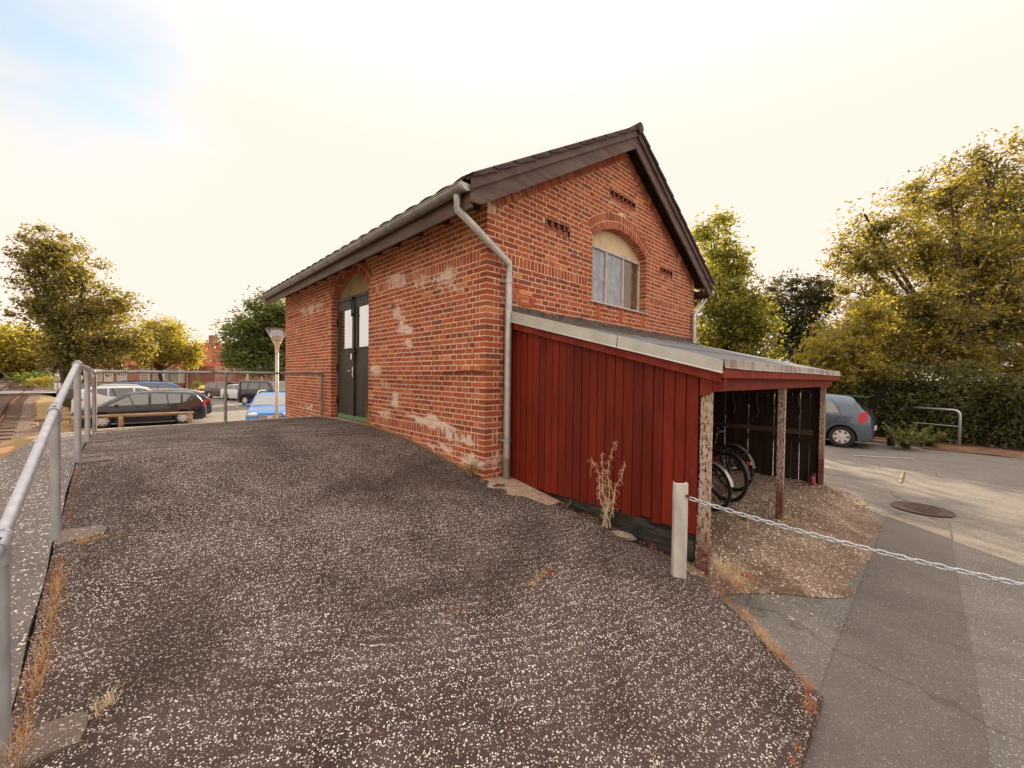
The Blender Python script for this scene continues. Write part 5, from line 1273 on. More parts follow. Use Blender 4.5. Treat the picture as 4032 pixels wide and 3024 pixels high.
# near black estate: seen from its left side (front towards -x)
est = [(-2.22, .42), (-2.20, .86), (-2.12, .98), (-1.98, 1.18), (-1.78, 1.44), (-1.5, 1.50), (-.6, 1.535), (.1, 1.52), (.5, 1.44), (1.32, .98), (1.42, .95), (2.05, .80), (2.18, .66), (2.22, .42)]
ebelt = [(-2.2, .97), (-1.0, .96), (1.4, .88), (2.2, .7)]
EW = [(-1.66, -1.32, [(-1.66, 1.13), (-1.32, 1.00)], [(-1.66, 1.16), (-1.58, 1.36), (-1.32, 1.38)]), (-1.24, -.24, [(-1.24, .985), (-.24, .97)], [(-1.24, 1.40), (-.24, 1.43)]), (-.14, 1.12, [(-.14, .965), (.9, .93), (1.12, .945)], [(-.14, 1.43), (.38, 1.39), (1.12, .95)])]
cx = (-1.18-3.60)/2-.05
t = car('x', (cx, 20.2+.87, lotz(-2, 21)), PI, 'black estate car parked side on behind the log rail, nearest the railing', p_black, 4.42, 1.76, est, ebelt, EW, [(.56, 1.30, .93), (-2.08, -1.84, .88)], (1.28, -1.32), .315, tail=(-2.16, .93, .16, 0, .13), head=(1.95, .70, .16, .2, .08), hub='cap', glass=m_lightglass, extras=handles((-.9, .2), .84), clad=((.36, .42, m_black),), lines=((-.205, -.185, (.3, .3), (.97, .97)), (.98, 1.0, (.3, .3), (.9, .9))), mirrors=.86)
p_r = MB(); p_r.bbox((1.05, .868, .68), (1.14, .885, .70)); 
# dark wagon in the next bay
est2 = [(-2.3, .45), (-2.28, .84), (-2.2, 1.0), (-1.85, 1.30), (-1.6, 1.42), (-.7, 1.47), (.1, 1.46), (.5, 1.40), (1.35, 1.0), (1.45, .97), (2.1, .82), (2.26, .66), (2.3, .42)]
E2 = [(-1.70, -1.15, [(-1.70, 1.18), (-1.15, 1.04)], [(-1.70, 1.20), (-1.55, 1.29), (-1.15, 1.34)]), (-1.06, -.2, [(-1.06, 1.03), (-.2, 1.0)], [(-1.06, 1.35), (-.2, 1.38)]), (-.1, 1.1, [(-.1, 1.0), (1.1, .95)], [(-.1, 1.38), (.4, 1.34), (1.1, .96)])]
car('x', (-2.0, 23.6, lotz(-2, 23)), PI, 'dark blue estate car with alloy wheels, its red tail lamp showing past the black one', p_navy, 4.6, 1.8, est2, [(-2.3, 1.02), (1.4, .92), (2.3, .75)], E2, [(.55, 1.32, .93), (-2.12, -1.72, .88)], (1.4, -1.36), .33, tail=(-2.22, .92, .07, 0, .30), head=(2.0, .72, .16, .2, .08), hub='spoke', glass=m_lightglass, rackbars=(-1.5, .2), mirrors=.8)
suv = [(-2.2, .5), (-2.2, .95), (-2.12, 1.12), (-1.88, 1.48), (-1.5, 1.60), (-.5, 1.64), (.2, 1.62), (.55, 1.55), (1.3, 1.12), (1.4, 1.08), (2.05, .94), (2.18, .7), (2.22, .45)]
S3 = [(-1.62, -.95, [(-1.62, 1.38), (-.95, 1.12)], [(-1.62, 1.40), (-1.45, 1.50), (-.95, 1.52)]), (-.88, .0, [(-.88, 1.11), (.0, 1.08)], [(-.88, 1.52), (.0, 1.53)]), (.08, 1.1, [(.08, 1.08), (1.1, 1.06)], [(.08, 1.53), (.45, 1.48), (1.1, 1.07)])]
car('x', (-2.75, 26.3, lotz(-2, 26)), 0, 'white crossover car with its tail to the railing posts, third row back', p_white, 4.45, 1.84, suv, [(-2.2, 1.15), (1.3, 1.03), (2.2, .8)], S3, [(.62, 1.28, .93), (-2.05, -1.8, .88)], (1.35, -1.3), .35, tail=(-2.14, .98, .07, 0, .34), head=(2.0, .82, .16, .2, .08), rackbars=(-1.3, .3), mirrors=.85)
van = [(-2.3, .5), (-2.3, .95), (-2.24, 1.3), (-2.1, 1.62), (-1.9, 1.74), (-.5, 1.79), (.5, 1.76), (.85, 1.66), (1.5, 1.15), (1.6, 1.1), (2.15, .95), (2.3, .7), (2.32, .45)]
S4 = [(-1.95, -1.0, [(-1.95, 1.18), (-1.0, 1.16)], [(-1.95, 1.56), (-1.0, 1.62)]), (-.92, .0, [(-.92, 1.16), (.0, 1.14)], [(-.92, 1.62), (.0, 1.63)]), (.08, 1.3, [(.08, 1.13), (1.3, 1.1)], [(.08, 1.63), (.6, 1.58), (1.3, 1.12)])]
car('x', (-1.7, 29.4, lotz(-2, 29)), 0, 'deep blue people carrier with roof rails behind the white crossover', p_dblue, 4.65, 1.84, van, [(-2.3, 1.12), (1.5, 1.08), (2.3, .85)], S4, [(.9, 1.48, .93), (-2.2, -2.02, .88)], (1.4, -1.4), .33, tail=(-2.26, 1.15, .18, 0, .10), head=(2.1, .85, .16, .2, .08), rackbars=(-1.7, .5), mirrors=1.0)
car('x', (-3.9, 32.6, lotz(-4, 32)), 0, 'dark crossover car in the back row, behind the blue people carrier', p_black, 4.2, 1.76, suv, [(-2.2, 1.1), (2.2, .8)], S3, [(.6, 1.28, .93)], (1.3, -1.3), .33, mirrors=.85)
# blue SUV facing the ramp
def front(t, hl, sy, tp, w_):
    b = MB(); b.bbox((hl-.05, -.42, .62), (hl+.015, .42, .80), .03); g_ = b.obj('grille', m_black, t)
    b = MB()
    for z in (.655, .71, .765): b.bbox((hl+.005, -.40, z-.012), (hl+.028, .40, z+.012), .005)
    b.bbox((hl+.0, -.09, .66), (hl+.034, .09, .77), .02); b.obj('grille_bar', m_hub, g_)
    b = MB(); b.bbox((hl-.10, -.62, .28), (hl+.02, .62, .46), .04); b.obj('lower_bumper', m_black, t)
dst = [(-2.1, .5), (-2.1, 1.0), (-2.0, 1.2), (-1.8, 1.50), (-1.5, 1.56), (-.4, 1.60), (.2, 1.58), (.5, 1.50), (1.02, 1.10), (1.12, 1.06), (1.75, .98), (2.0, .86), (2.06, .6), (2.1, .45)]
S5 = [(-1.0, -.15, [(-1.0, 1.08), (-.15, 1.05)], [(-1.0, 1.48), (-.15, 1.50)]), (-.05, .9, [(-.05, 1.05), (.9, 1.05)], [(-.05, 1.50), (.35, 1.46), (.9, 1.06)])]
bp = P(1098, 17.2, 0); bdir = Vector((CAM.x-bp.x, CAM.y-bp.y)); 
car('x', (bp.x, bp.y, lotz(bp.x, bp.y)), math.atan2(bdir.y, bdir.x)-.14, 'bright blue SUV facing the ramp, beside the brick wall corner', p_blue, 4.1, 1.82, dst, [(-2.1, 1.08), (1.0, 1.02), (2.1, .8)], S5, [(.52, 1.02, .93), (-1.95, -1.82, .88)], (1.32, -1.3), .34, head=(1.92, .80, .15, .22, .10), hub='spoke', glass=m_lightglass, extras=front, clad=((.3, .42, m_black),), rackbars=(-1.65, .35), mirrors=.72)
# far cars
sed = [(-2.25, .5), (-2.25, .9), (-2.15, 1.0), (-1.75, 1.03), (-1.15, 1.36), (-.6, 1.44), (.1, 1.44), (.45, 1.37), (1.15, .98), (1.25, .95), (2.0, .82), (2.2, .66), (2.25, .45)]
S6 = [(-1.2, -.35, [(-1.2, 1.0), (-.35, .98)], [(-1.2, 1.22), (-.95, 1.33), (-.35, 1.37)]), (-.28, .95, [(-.28, .98), (.95, .95)], [(-.28, 1.37), (.25, 1.33), (.95, .96)])]
bp = P(968, 35, 0); bd = math.atan2(CAM.y-bp.y, CAM.x-bp.x)
car('x', (bp.x, bp.y, lotz(bp.x, bp.y)), bd+.62, 'white saloon car parked across the lot, nose towards the ramp', p_white, 4.5, 1.76, sed, [(-2.25, 1.0), (1.2, .93), (2.25, .75)], S6, [(.5, 1.12, .93), (-1.7, -1.2, .9)], (1.35, -1.3), .32, head=(2.0, .74, .15, .22, .08), extras=front, mirrors=.75)
bp = P(893, 37.5, 0)
car('x', (bp.x, bp.y, lotz(bp.x, bp.y)), bd+.68, 'small dark hatchback parked to the left of the white saloon', p_black, 4.0, 1.7, est, ebelt, EW, [(.56, 1.30, .93)], (1.2, -1.2), .31, head=(1.8, .72, .15, .2, .08), mirrors=.8)
jeep = [(-2.2, .55), (-2.2, 1.2), (-2.16, 1.78), (-2.0, 1.84), (.5, 1.86), (.75, 1.80), (1.12, 1.22), (1.25, 1.17), (2.05, 1.08), (2.15, .9), (2.2, .5)]
S7 = [(-2.0, -1.1, [(-2.0, 1.22), (-1.1, 1.22)], [(-2.0, 1.66), (-1.1, 1.68)]), (-1.0, -.1, [(-1.0, 1.22), (-.1, 1.22)], [(-1.0, 1.68), (-.1, 1.68)]), (.0, .92, [(.0, 1.22), (.92, 1.2)], [(.0, 1.68), (.6, 1.66), (.92, 1.24)])]
bp = P(1062, 30, 0)
car('x', (bp.x, bp.y, lotz(bp.x, bp.y)), bd+.75, 'boxy black van parked right of the white saloon, half behind the lamp post', p_black, 4.4, 1.85, jeep, [(-2.2, 1.15), (2.2, 1.0)], S7, [(.78, 1.12, .92)], (1.4, -1.35), .36, tum=.10, head=(2.08, .9, .1, .16, .1), extras=front, mirrors=.95)
# grey blue hatchback right of the shed
mic = [(-1.92, .45), (-1.92, .80), (-1.84, .97), (-1.72, 1.06), (-1.50, 1.42), (-1.36, 1.475), (-.9, 1.51), (-.2, 1.53), (.35, 1.49), (.65, 1.38), (1.25, 1.0), (1.35, .95), (1.75, .80), (1.9, .62), (1.92, .42)]
MW = [(-1.18, -.72, [(-1.18, .98), (-.72, .965)], [(-1.18, 1.0), (-1.08, 1.20), (-.90, 1.36), (-.72, 1.40)]), (-.69, -.05, [(-.69, .965), (-.05, .95)], [(-.69, 1.405), (-.05, 1.44)]), (.05, 1.1, [(.05, .95), (1.1, .95)], [(.05, 1.44), (.4, 1.40), (1.1, .97)])]
def micx(t, hl, sy, tp, w_):
    handles((-.45, .35), .87)(t, hl, sy, tp, w_)
    b = MB(); V = [(-1.44, .52, 1.455), (-1.44, -.52, 1.455), (-1.80, -.48, 1.425), (-1.80, .48, 1.425), (-1.44, .52, 1.49), (-1.44, -.52, 1.49), (-1.80, -.48, 1.445), (-1.80, .48, 1.445)]
    b.add(V, [(0, 1, 2, 3), (7, 6, 5, 4), (0, 3, 7, 4), (1, 5, 6, 2), (2, 6, 7, 3), (0, 4, 5, 1)]); b.obj('spoiler', p_grey, t)
    b = MB(); b.bbox((-hl-.02, -.26, .50), (-hl+.03, .26, .61), .005); b.obj('number_plate', m_plate, t)
    b = MB(); x0, z0 = -1.36, .80; c4 = [(x0, z0-.075), (x0+.21, z0-.075), (x0+.21, z0+.075), (x0, z0+.075)]; b.tube([(x, sy(x, z)+.003, z) for x, z in c4], .004, 5, closed=True)
    gl_ = [(-.73, .28), (-.80, .45), (-1.02, .66), (-1.16, .78), (-1.24, .95), (-1.14, 1.22), (-.96, 1.40)]; b.tube([(x, sy(x, z)+.002, z) for x, z in gl_], .004, 5); b.obj('door_gap', m_black, t)
bq = P(3318, 11.35, 0); 
car('x', (bq.x+.80, bq.y+1.26, lotz(11.6, -1.8)), math.radians(90), 'blue grey small hatchback parked right of the shed by the hedge', p_grey, 3.84, 1.68, mic, [(-1.9, .96), (1.3, .92), (1.9, .75)], MW, [(.70, 1.22, .93), (-1.68, -1.50, .86)], (1.22, -1.26), .305, tum=.26, tail=(-1.80, .88, .165, 0, .17), head=(1.7, .7, .15, .2, .1), hub='cap7', glass=m_lightglass, extras=micx, mirrors=.75)
# ------------------------------------------------------------------ park lamp behind the wall corner
lx, ly = P(1090, 11.4, 0).xy; lz = lotz(lx, ly); lamp = empty('street_lamp', (lx, ly, lz), 0, 'tall park lamp with glass funnel head by the brick wall corner', 'lamp')
m_lamppole = noisy('pale_lamp_pole', (.52, .47, .40), (.64, .59, .51), 6, .5, .1, .001, metal=.3); ht = 1.305-lz
b = MB(); b.tube([(0, 0, 0), (0, 0, ht-.72)], [.047, .043], 14); b.obj('pole', m_lamppole, lamp, smooth=True)
b = MB(); b.lathe([(.05, ht-.74), (.052, ht-.60), (.060, ht-.56), (.085, ht-.46), (.105, ht-.42), (.0, ht-.41)], 20); b.obj('socket', m_lamppole, lamp, smooth=True)
gm = M('lamp_glass', (.95, .93, .88), .08); gm.node_tree.nodes['Principled BSDF'].inputs['Transmission Weight'].default_value = .85; gm.node_tree.nodes['Principled BSDF'].inputs['IOR'].default_value = 1.15
b = MB(); b.lathe([(.105, ht-.42), (.285, ht-.06), (.28, ht-.06), (.10, ht-.415)], 28); b.obj('glass_funnel', gm, lamp, smooth=True)
b = MB(); b.lathe([(.0005, ht-.03), (.295, ht-.045), (.298, ht-.065), (.27, ht-.065), (.001, ht-.055)], 28); b.obj('lid', M('lamp_lid', (.22, .14, .09), .5), lamp, smooth=True)
b = MB(); b.lathe([(.0, ht-.07), (.16, ht-.08), (.18, ht-.12), (.0, ht-.17)], 20); b.obj('reflector', M('lamp_reflector', (.6, .55, .45), .3, .5), lamp, smooth=True)
# log rail in front of the cars
bar = empty('log_rail', (-2.6, 18.9, -2.4), 0, 'weathered round log rail on short posts before the black estate', 'barrier')
m_log = noisy('weathered_log', (.22, .13, .07), (.40, .27, .15), 7, .9, .6, .006, stretch=(.3, 1, 1))
def fx(o, p): o.parent = p; o.matrix_parent_inverse = Matrix.Translation(-p.location); return o
b = MB(); b.tube([(-5.4, 18.88, -1.80), (-3.2, 18.9, -1.775), (-.86, 18.9, -1.79)], [.075, .07, .065], 10); fx(b.obj('log', m_log, smooth=True), bar)
for x in (-.98, -3.15, -5.2): b = MB(); b.tube([(x, 18.9, -2.5), (x, 18.9, -1.79)], .085, 10); fx(b.obj('post', m_log, smooth=True), bar)
# post and low fence beyond the ramp edge on the left
t = empty('fence_post', (-3.62, 7.2, -1.6), 0, 'weathered square wooden post beyond the far left railing corner', 'post')
b = MB(); b.bbox((-3.68, 7.14, -2.2), (-3.56, 7.26, -.86), .01); o = fx(b.obj('post', m_log), t); 
# ------------------------------------------------------------------ level crossing, rails
m_rail = M('rusty_rail', (.16, .07, .04), .5, .6, .5); m_railtop = M('polished_rail_head', (.7, .55, .42), .25, 1.0); m_road = noisy('pale_road', (.34, .31, .28), (.44, .40, .36), .6, .8, .2, .002)
RR = [(-5.2, 5), (-5.9, 14), (-6.87, 23.8), (-8.26, 36.2), (-9.48, 49.3), (-10.7, 61.8), (-12.9, 82.5), (-16.5, 108), (-22, 135), (-31, 165)]
def smooth_line(pts, k=8):
    out_ = []
    for i in range(len(pts)-1):
        p0_, p1_, p2_, p3_ = [Vector(pts[min(max(j, 0), len(pts)-1)]) for j in (i-1, i, i+1, i+2)]
        for q in range(k): t = q/k; out_.append(.5*((2*p1_)+(-p0_+p2_)*t+(2*p0_-5*p1_+4*p2_-p3_)*t*t+(-p0_+3*p1_-3*p2_+p3_)*t*t*t))
    out_.append(Vector(pts[-1])); return out_
rr = smooth_line(RR); 
def off_line(ln, d):
    o = []
    for i, p in enumerate(ln): t = (ln[min(i+1, len(ln)-1)]-ln[max(i-1, 0)]).normalized(); o.append(p+Vector((-t.y, t.x))*d)
    return o
def zt_(y): return -2.19
V = []; cl = off_line(rr, .72); A, B, A2, B2 = off_line(cl, 1.7), off_line(cl, -1.75), off_line(cl, 2.6), off_line(cl, -2.5)
for a, b_, a2, b2 in zip(A2, A, B, B2): V += [(a.x, a.y, -2.34), (b_.x, b_.y, -2.165), (a2.x, a2.y, -2.165), (b2.x, b2.y, -2.34)]
mesh_obj('railway_bed', V, [(4*i+q, 4*i+1+q, 4*i+5+q, 4*i+4+q) for i in range(len(cl)-1) for q in range(3)], m_ballast, kind='structure')
trk = empty('railway_track', (rr[0].x, rr[0].y, -2.1), 0, 'single curving railway track on brown ballast at the far left', 'railway track')
for d in (0, 1.44):
    ln = off_line(rr, d); b = MB(); V = []
    for p, q in zip(off_line(ln, .035), off_line(ln, -.035)): V += [(p.x, p.y, -2.17), (p.x, p.y, -2.035), (q.x, q.y, -2.035), (q.x, q.y, -2.17)]
    b.add(V, [(4*i+k, 4*i+k+1, 4*i+5+k, 4*i+4+k) for i in range(len(ln)-1) for k in (0, 2)]); r_ = fx(b.obj('rail', m_rail), trk)
    b = MB(); V = []
    for p, q in zip(off_line(ln, .036), off_line(ln, -.036)): V += [(p.x, p.y, -2.032), (q.x, q.y, -2.032)]
    b.add(V, [(2*i, 2*i+1, 2*i+3, 2*i+2) for i in range(len(ln)-1)]); o = b.obj('rail_head', m_railtop); o.parent = r_; o.matrix_parent_inverse = Matrix.Translation(-trk.location)
b = MB(); s_ = 0
for i in range(0, len(cl)-1):
    seg = (cl[i+1]-cl[i]); k = max(1, int(seg.length/.62)); t = seg.normalized(); nr = Vector((-t.y, t.x))
    if cl[i].y > 95: break
    for q in range(k): c0 = cl[i]+seg*(q/k); V = [c0+nr*1.25+t*.12, c0+nr*1.25-t*.12, c0-nr*1.25-t*.12, c0-nr*1.25+t*.12]; b.add([(v.x, v.y, -2.12) for v in V]+[(v.x, v.y, -2.17) for v in V], [(0, 1, 2, 3), (0, 4, 5, 1), (1, 5, 6, 2), (2, 6, 7, 3), (3, 7, 4, 0)])
o = fx(b.obj('sleepers', noisy('sleeper', (.10, .06, .045), (.17, .12, .09), 4, .9, .3, .003)), trk); o['kind'] = 'stuff'
mesh_obj('road_crossing', [(-60, 50.5, -2.06), (-5.4, 52.0, -2.06), (-5.4, 59.0, -2.06), (-60, 60.5, -2.06), (12, 49.5, -2.3), (70, 40, -2.3), (70, 46, -2.3), (12, 57, -2.3)], [(0, 1, 2, 3), (1, 4, 7, 2), (4, 5, 6, 7)], m_road, kind='structure')
mesh_obj('path', [(-5.1, 52, -2.28), (-6.3, 52, -2.10), (-5.5, 34, -2.06), (-4.4, 34, -2.1)], [(0, 1, 2, 3)], m_road, kind='structure')
# signal
sp_ = P(228, 40, 0); sg = empty('crossing_signal', (sp_.x, sp_.y, -2.2), YAW*-1, 'black level crossing signal showing an amber light on a grey mast', 'signal')
b = MB(); b.tube([(0, 0, 0), (0, 0, 2.75)], .055, 10); b.obj('mast', m_galvdull, sg)
b = MB(); b.bbox((-.42, -.06, 2.35), (.16, .10, 3.05), .05); b.lathe([(.15, -.3), (.15, -.06)], 14, Matrix.Translation((-.02, 0, 2.82)), 'Y'); b.lathe([(.13, -.24), (.13, -.06)], 14, Matrix.Translation((.02, 0, 2.47)), 'Y'); b.obj('signal_head', m_black, sg)
em = M('amber_lamp', (1, .35, .05), .4); em.node_tree.nodes['Principled BSDF'].inputs['Emission Color'].default_value = (1, .32, .06, 1); em.node_tree.nodes['Principled BSDF'].inputs['Emission Strength'].default_value = 2.2
b = MB(); b.lathe([(.0005, -.09), (.11, -.085), (.12, -.07)], 14, Matrix.Translation((-.02, 0, 2.82)), 'Y'); b.obj('lamp', em, sg)
b = MB(); b.bbox((-.22, -.09, 1.62), (.25, -.065, 1.85), .01); b.obj('label_plate', m_plate, sg)
b = MB(); b.bbox((-.31, -.08, .25), (-.06, .04, .95), .03); b.bbox((.08, -.08, .25), (.30, .04, .95), .03); b.obj('equipment_box', m_plate, sg)
sp_ = P(193, 62, 0); sg = empty('road_sign', (sp_.x, sp_.y, -2.25), -YAW, 'grey back of an octagonal road sign on a wooden post by the track', 'road sign')
b = MB(); b.tube([(0, 0, -.2), (0, 0, 2.2)], .12, 8); b.obj('pole', m_log, sg)
b = MB(); b.lathe([(.0005, -.14), (.48, -.14), (.48, -.11), (.0005, -.11)], 8, Matrix.Translation((-.03, 0, 2.4)) @ Matrix.Rotation(PI/8, 4, 'Y'), 'Y'); b.obj('sign_plate', m_galvdull, sg)
for i, px in enumerate((214, 243)):
    q = P(px, 52, 0); b = MB(); b.tube([(q.x, q.y, -2.3), (q.x+.04, q.y, .0-.35+.1*i)], .06, 8); o = b.obj('marker_pole', M('whitish_pole', (.55, .5, .4), .7) if i == 0 else bpy.data.materials['whitish_pole']); tag(o, ['thin whitish pole left of the crossing signal mast', 'thin whitish pole right of the crossing signal mast'][i], 'pole', 'thin poles by the crossing signal')
# ------------------------------------------------------------------ buildings across the lot
def frame(px, D, z=-2.4, yaw=None):
    q = P(px, D, z); return Matrix.Translation(q) @ Matrix.Rotation(-YAW if yaw is None else yaw, 4, 'Z')
m_wwhite = M('white_window_frame', (.8, .78, .74), .5); m_fglass = M('far_window_glass', (.03, .025, .025), .1, 0, .8); m_curt = M('net_curtain', (.55, .52, .5), .8)
m_redtile = noisy('red_roof_tile', (.45, .12, .07), (.33, .09, .055), 1.5, .85, .3, .01, stretch=(1, 1, 3)); m_slate = noisy('grey_slate_roof', (.18, .18, .19), (.34, .34, .34), 1.2, .85, .5, .02, stretch=(1, 1, 5)); m_salmon = noisy('salmon_brick', (.62, .28, .17), (.55, .22, .13), 2, .9, .2, .003)
K = 59/1576.06
bl = empty('brick_hall', P(600, 59, -2.4), -YAW, 'long low red brick building with white paned windows across the car park', 'building')
u = lambda px: (px-600)*K
def lb_box(b, x0, x1, y0, y1, z0, z1): b.box((x0, y0, z0), (x1, y1, z1))
b = MB(); b.box((u(330), 0, 0), (u(845), 9, 3.35)); b.obj('wall', m_farbrick, bl)
b = MB(); b.box((u(740), -.6, 0), (u(760), 0, 3.2)); 
b = MB(); V = [(u(320), -.5, 3.3), (u(812), -.5, 3.3), (u(805), 4.5, 7.0), (u(320), 4.5, 7.0), (u(812), 9.5, 3.3), (u(320), 9.5, 3.3)]; b.add(V, [(0, 1, 2, 3), (3, 2, 4, 5)]); b.add([V[1], V[4], V[2]], [(0, 1, 2)]); rf_ = b.obj('roof', m_redtile, bl)
b = MB(); b.bbox((u(748), 3.6, 6.6), (u(768), 4.6, 8.2), .02); b.obj('chimney', m_farbrick, rf_)
def fwin(x0, x1, z0, z1, nx, nz, par, dep=.12, cur=False):
    b = MB(); t_ = .13; b.bbox((x0, -dep, z0), (x0+t_, .02, z1), .01); b.bbox((x1-t_, -dep, z0), (x1, .02, z1), .01); b.bbox((x0+t_, -dep, z0), (x1-t_, .02, z0+t_), .01); b.bbox((x0+t_, -dep, z1-t_), (x1-t_, .02, z1), .01)
    for i in range(1, nx): x = lerp(x0+t_, x1-t_, i/nx); b.box((x-.035, -dep*.6, z0+t_), (x+.035, .01, z1-t_))
    for i in range(1, nz): z = lerp(z0+t_, z1-t_, i/nz); b.box((x0+t_, -dep*.55, z-.035), (x1-t_, .008, z+.035))
    w = b.obj('window', m_wwhite, par); b = MB(); b.box((x0+t_, -.02, z0+t_), (x1-t_, -.012, z1-t_)); b.obj('pane', m_fglass, w)
    if cur: b = MB(); b.box((x0+t_, -.028, z0+t_), (x1-t_, -.024, z0+t_+(z1-z0)*.4)); b.obj('curtain', m_curt, w)
    return w
for a, c, nx in ((382, 403, 3), (413, 447, 4), (464, 502, 4), (556, 588, 4), (605, 638, 4)): fwin(u(a), u(c), .85, 2.85, nx, 5, bl, cur=a in (413, 464))
fwin(u(672), u(722), .8, 2.8, 7, 4, bl, .8)
b = MB(); b.box((u(656), -.9, 0), (u(730), 0, .75)); b.box((u(656), -.9, 2.85), (u(730), 0, 3.25)); b.obj('bay', m_farbrick, bl)
b = MB(); b.box((u(658), -.95, .78), (u(670), -.02, 2.85)); b.box((u(724), -.95, .78), (u(729), -.02, 2.85)); b.obj('bay_side', m_wwhite, bl)
b = MB()
for px in (381, 592, 739): b.tube([(u(px), -.12, 0), (u(px), -.12, 3.3)], .07, 8)
b.obj('downpipe', m_wwhite, bl)
b = MB(); b.box((u(330), -1.6, 0), (u(845), -.01, .06)); b.obj('plinth', m_conc, bl)
K2 = 64/1576.06; b2 = empty('slate_roofed_house', P(880, 64, -2.4), -YAW, 'brick house with a grey slate roof and salmon front wing behind the parked cars', 'building'); u = lambda px: (px-880)*K2
b = MB(); b.box((u(800), 0, 0), (u(1260), 10, 3.1)); b.obj('wall', m_farbrick, b2)
b = MB(); V = [(u(776), -.6, 2.7), (u(960), -.6, 2.7), (u(905), 5, 5.0), (u(800), 5, 5.0)]; b.add(V, [(0, 1, 2, 3)]); b.add([V[1], (u(960), 10, 2.7), V[2]], [(0, 1, 2)]); V = [(u(955), -.3, 3.1), (u(1270), -.3, 3.1), (u(1270), 5, 4.6), (u(955), 5, 4.6)]; b.add(V, [(0, 1, 2, 3)]); b.obj('roof', m_slate, b2)
b = MB(); b.bbox((u(846), -3.2, 0), (u(905), -.01, 3.0), .02); b.obj('wing', m_salmon, b2)
b = MB(); V = [(u(822), -3.5, 2.75), (u(906), -3.5, 2.85), (u(893), -3.5, 3.35), (u(870), -3.5, 3.2), (u(822), .0, 2.75), (u(906), .0, 2.85), (u(893), .0, 3.35), (u(870), 0, 3.2)]; b.add(V, [(0, 1, 2, 3), (0, 4, 5, 1), (1, 5, 6, 2), (2, 6, 7, 3), (3, 7, 4, 0)]); b.obj('porch_roof', M('dark_roof', (.08, .06, .06), .8), b2)
fwin(u(802), u(828), 1.0, 2.2, 2, 1, b2)
b = MB(); b.box((u(838), -.05, 0), (u(845), -.005, 2.1)); b.obj('door', m_black, b2)
b = MB()
for a in (850, 857): b.box((u(a), -3.22, .7), (u(a+4), -3.205, 2.1))
b.obj('window', m_salmon, b2)
b = MB()
for a in (926, 975, 1030, 1075, 1110): b.box((u(a), -.08, .2), (u(a+4), -.005, 2.9))
b.box((u(968), -.06, .9), (u(977), -.01, 2.3)); b.obj('downpipe', m_wwhite, b2)
# planter, shrub, bollards
q = P(810, 48, -2.38); t = empty('flower_planter', q, 0, 'round terracotta bowl planter with pale flowers in the square', 'planter'); b = MB(); b.lathe([(.45, 0), (.62, .2), (.78, .42), (.80, .46), (.70, .46), (.0, .42)], 20); b.obj('bowl', M('terracotta', (.42, .17, .08), .8), t, smooth=True)
def leaves(name, pts, size, mat, parent=None, flat=.0, aspect=.5, label=None, cat=None, group=None, kind=None, droop=0):
    n_ = len(pts); pts = np.asarray(pts, dtype=np.float64); a = rng.normal(size=(n_, 3)); a[:, 2] *= (1-flat); a[:, 2] -= droop; a /= np.linalg.norm(a, axis=1)[:, None]
    c = rng.normal(size=(n_, 3)); c -= a*(a*c).sum(1)[:, None]; c /= np.linalg.norm(c, axis=1)[:, None]; s_ = size*rng.uniform(.55, 1.35, n_)[:, None]
    V = np.empty((n_, 4, 3)); V[:, 0] = pts-a*s_*.5; V[:, 1] = pts+c*s_*aspect*.5; V[:, 2] = pts+a*s_*.5; V[:, 3] = pts-c*s_*aspect*.5
    me = bpy.data.meshes.new(name); me.vertices.add(n_*4); me.vertices.foreach_set('co', V.ravel()); me.loops.add(n_*4); me.loops.foreach_set('vertex_index', np.arange(n_*4, dtype=np.int32)); me.polygons.add(n_)
    me.polygons.foreach_set('loop_start', np.arange(0, n_*4, 4, dtype=np.int32)); me.update(calc_edges=True); me.validate(); me.materials.append(mat)
    o = bpy.data.objects.new(name, me); COL.objects.link(o)
    if parent: o.parent = parent; o.matrix_parent_inverse = Matrix.Translation(-parent.location)
    return tag(o, label, cat, group, kind)
pf = rng.normal(size=(500, 3))*(.38, .38, .12)+(q.x, q.y, q.z+.6); leaves('flowers', pf, .12, leafmat('flower_yellow', (.7, .55, .2), (.8, .7, .5), .2), t)
def bush(px, D, w, h, n_, mat, label, size=.16, zb=None):
    q = P(px, D, 0); z = zb if zb is not None else lotz(q.x, q.y); t = empty('bush', (q.x, q.y, z), 0, label, 'bush'); c = rng.normal(size=(max(6, n_//60), 3)); c /= np.linalg.norm(c, axis=1)[:, None]; c *= rng.uniform(.3, 1, (len(c), 1)); c = c*(w/2, w/2, h/2)+(q.x, q.y, z+h*.52)
    p = c[rng.integers(0, len(c), n_)]+rng.normal(size=(n_, 3))*(w*.13, w*.13, h*.12); p = p[p[:, 2] > z-.05]; leaves('foliage', p, size, mat, t)
    b = MB()
    for i in range(6): a = i*1.05; b.tube([(q.x+.1*math.cos(a), q.y+.1*math.sin(a), z-.1), (q.x+w*.25*math.cos(a), q.y+w*.25*math.sin(a), z+h*.6)], [.03, .012], 5)
    fx(b.obj('stem', m_bark), t)
bush(784, 53, 2.0, 1.3, 900, m_leaflime, 'round green bush by the brick building, left of the salmon wing')
q = P(726, 50, 0); b = MB(); b.tube([(q.x, q.y, -2.4), (q.x, q.y, -1.6)], .1, 10); o = b.obj('bollard', m_black); tag(o, 'small black bollard in front of the bay window', 'bollard')
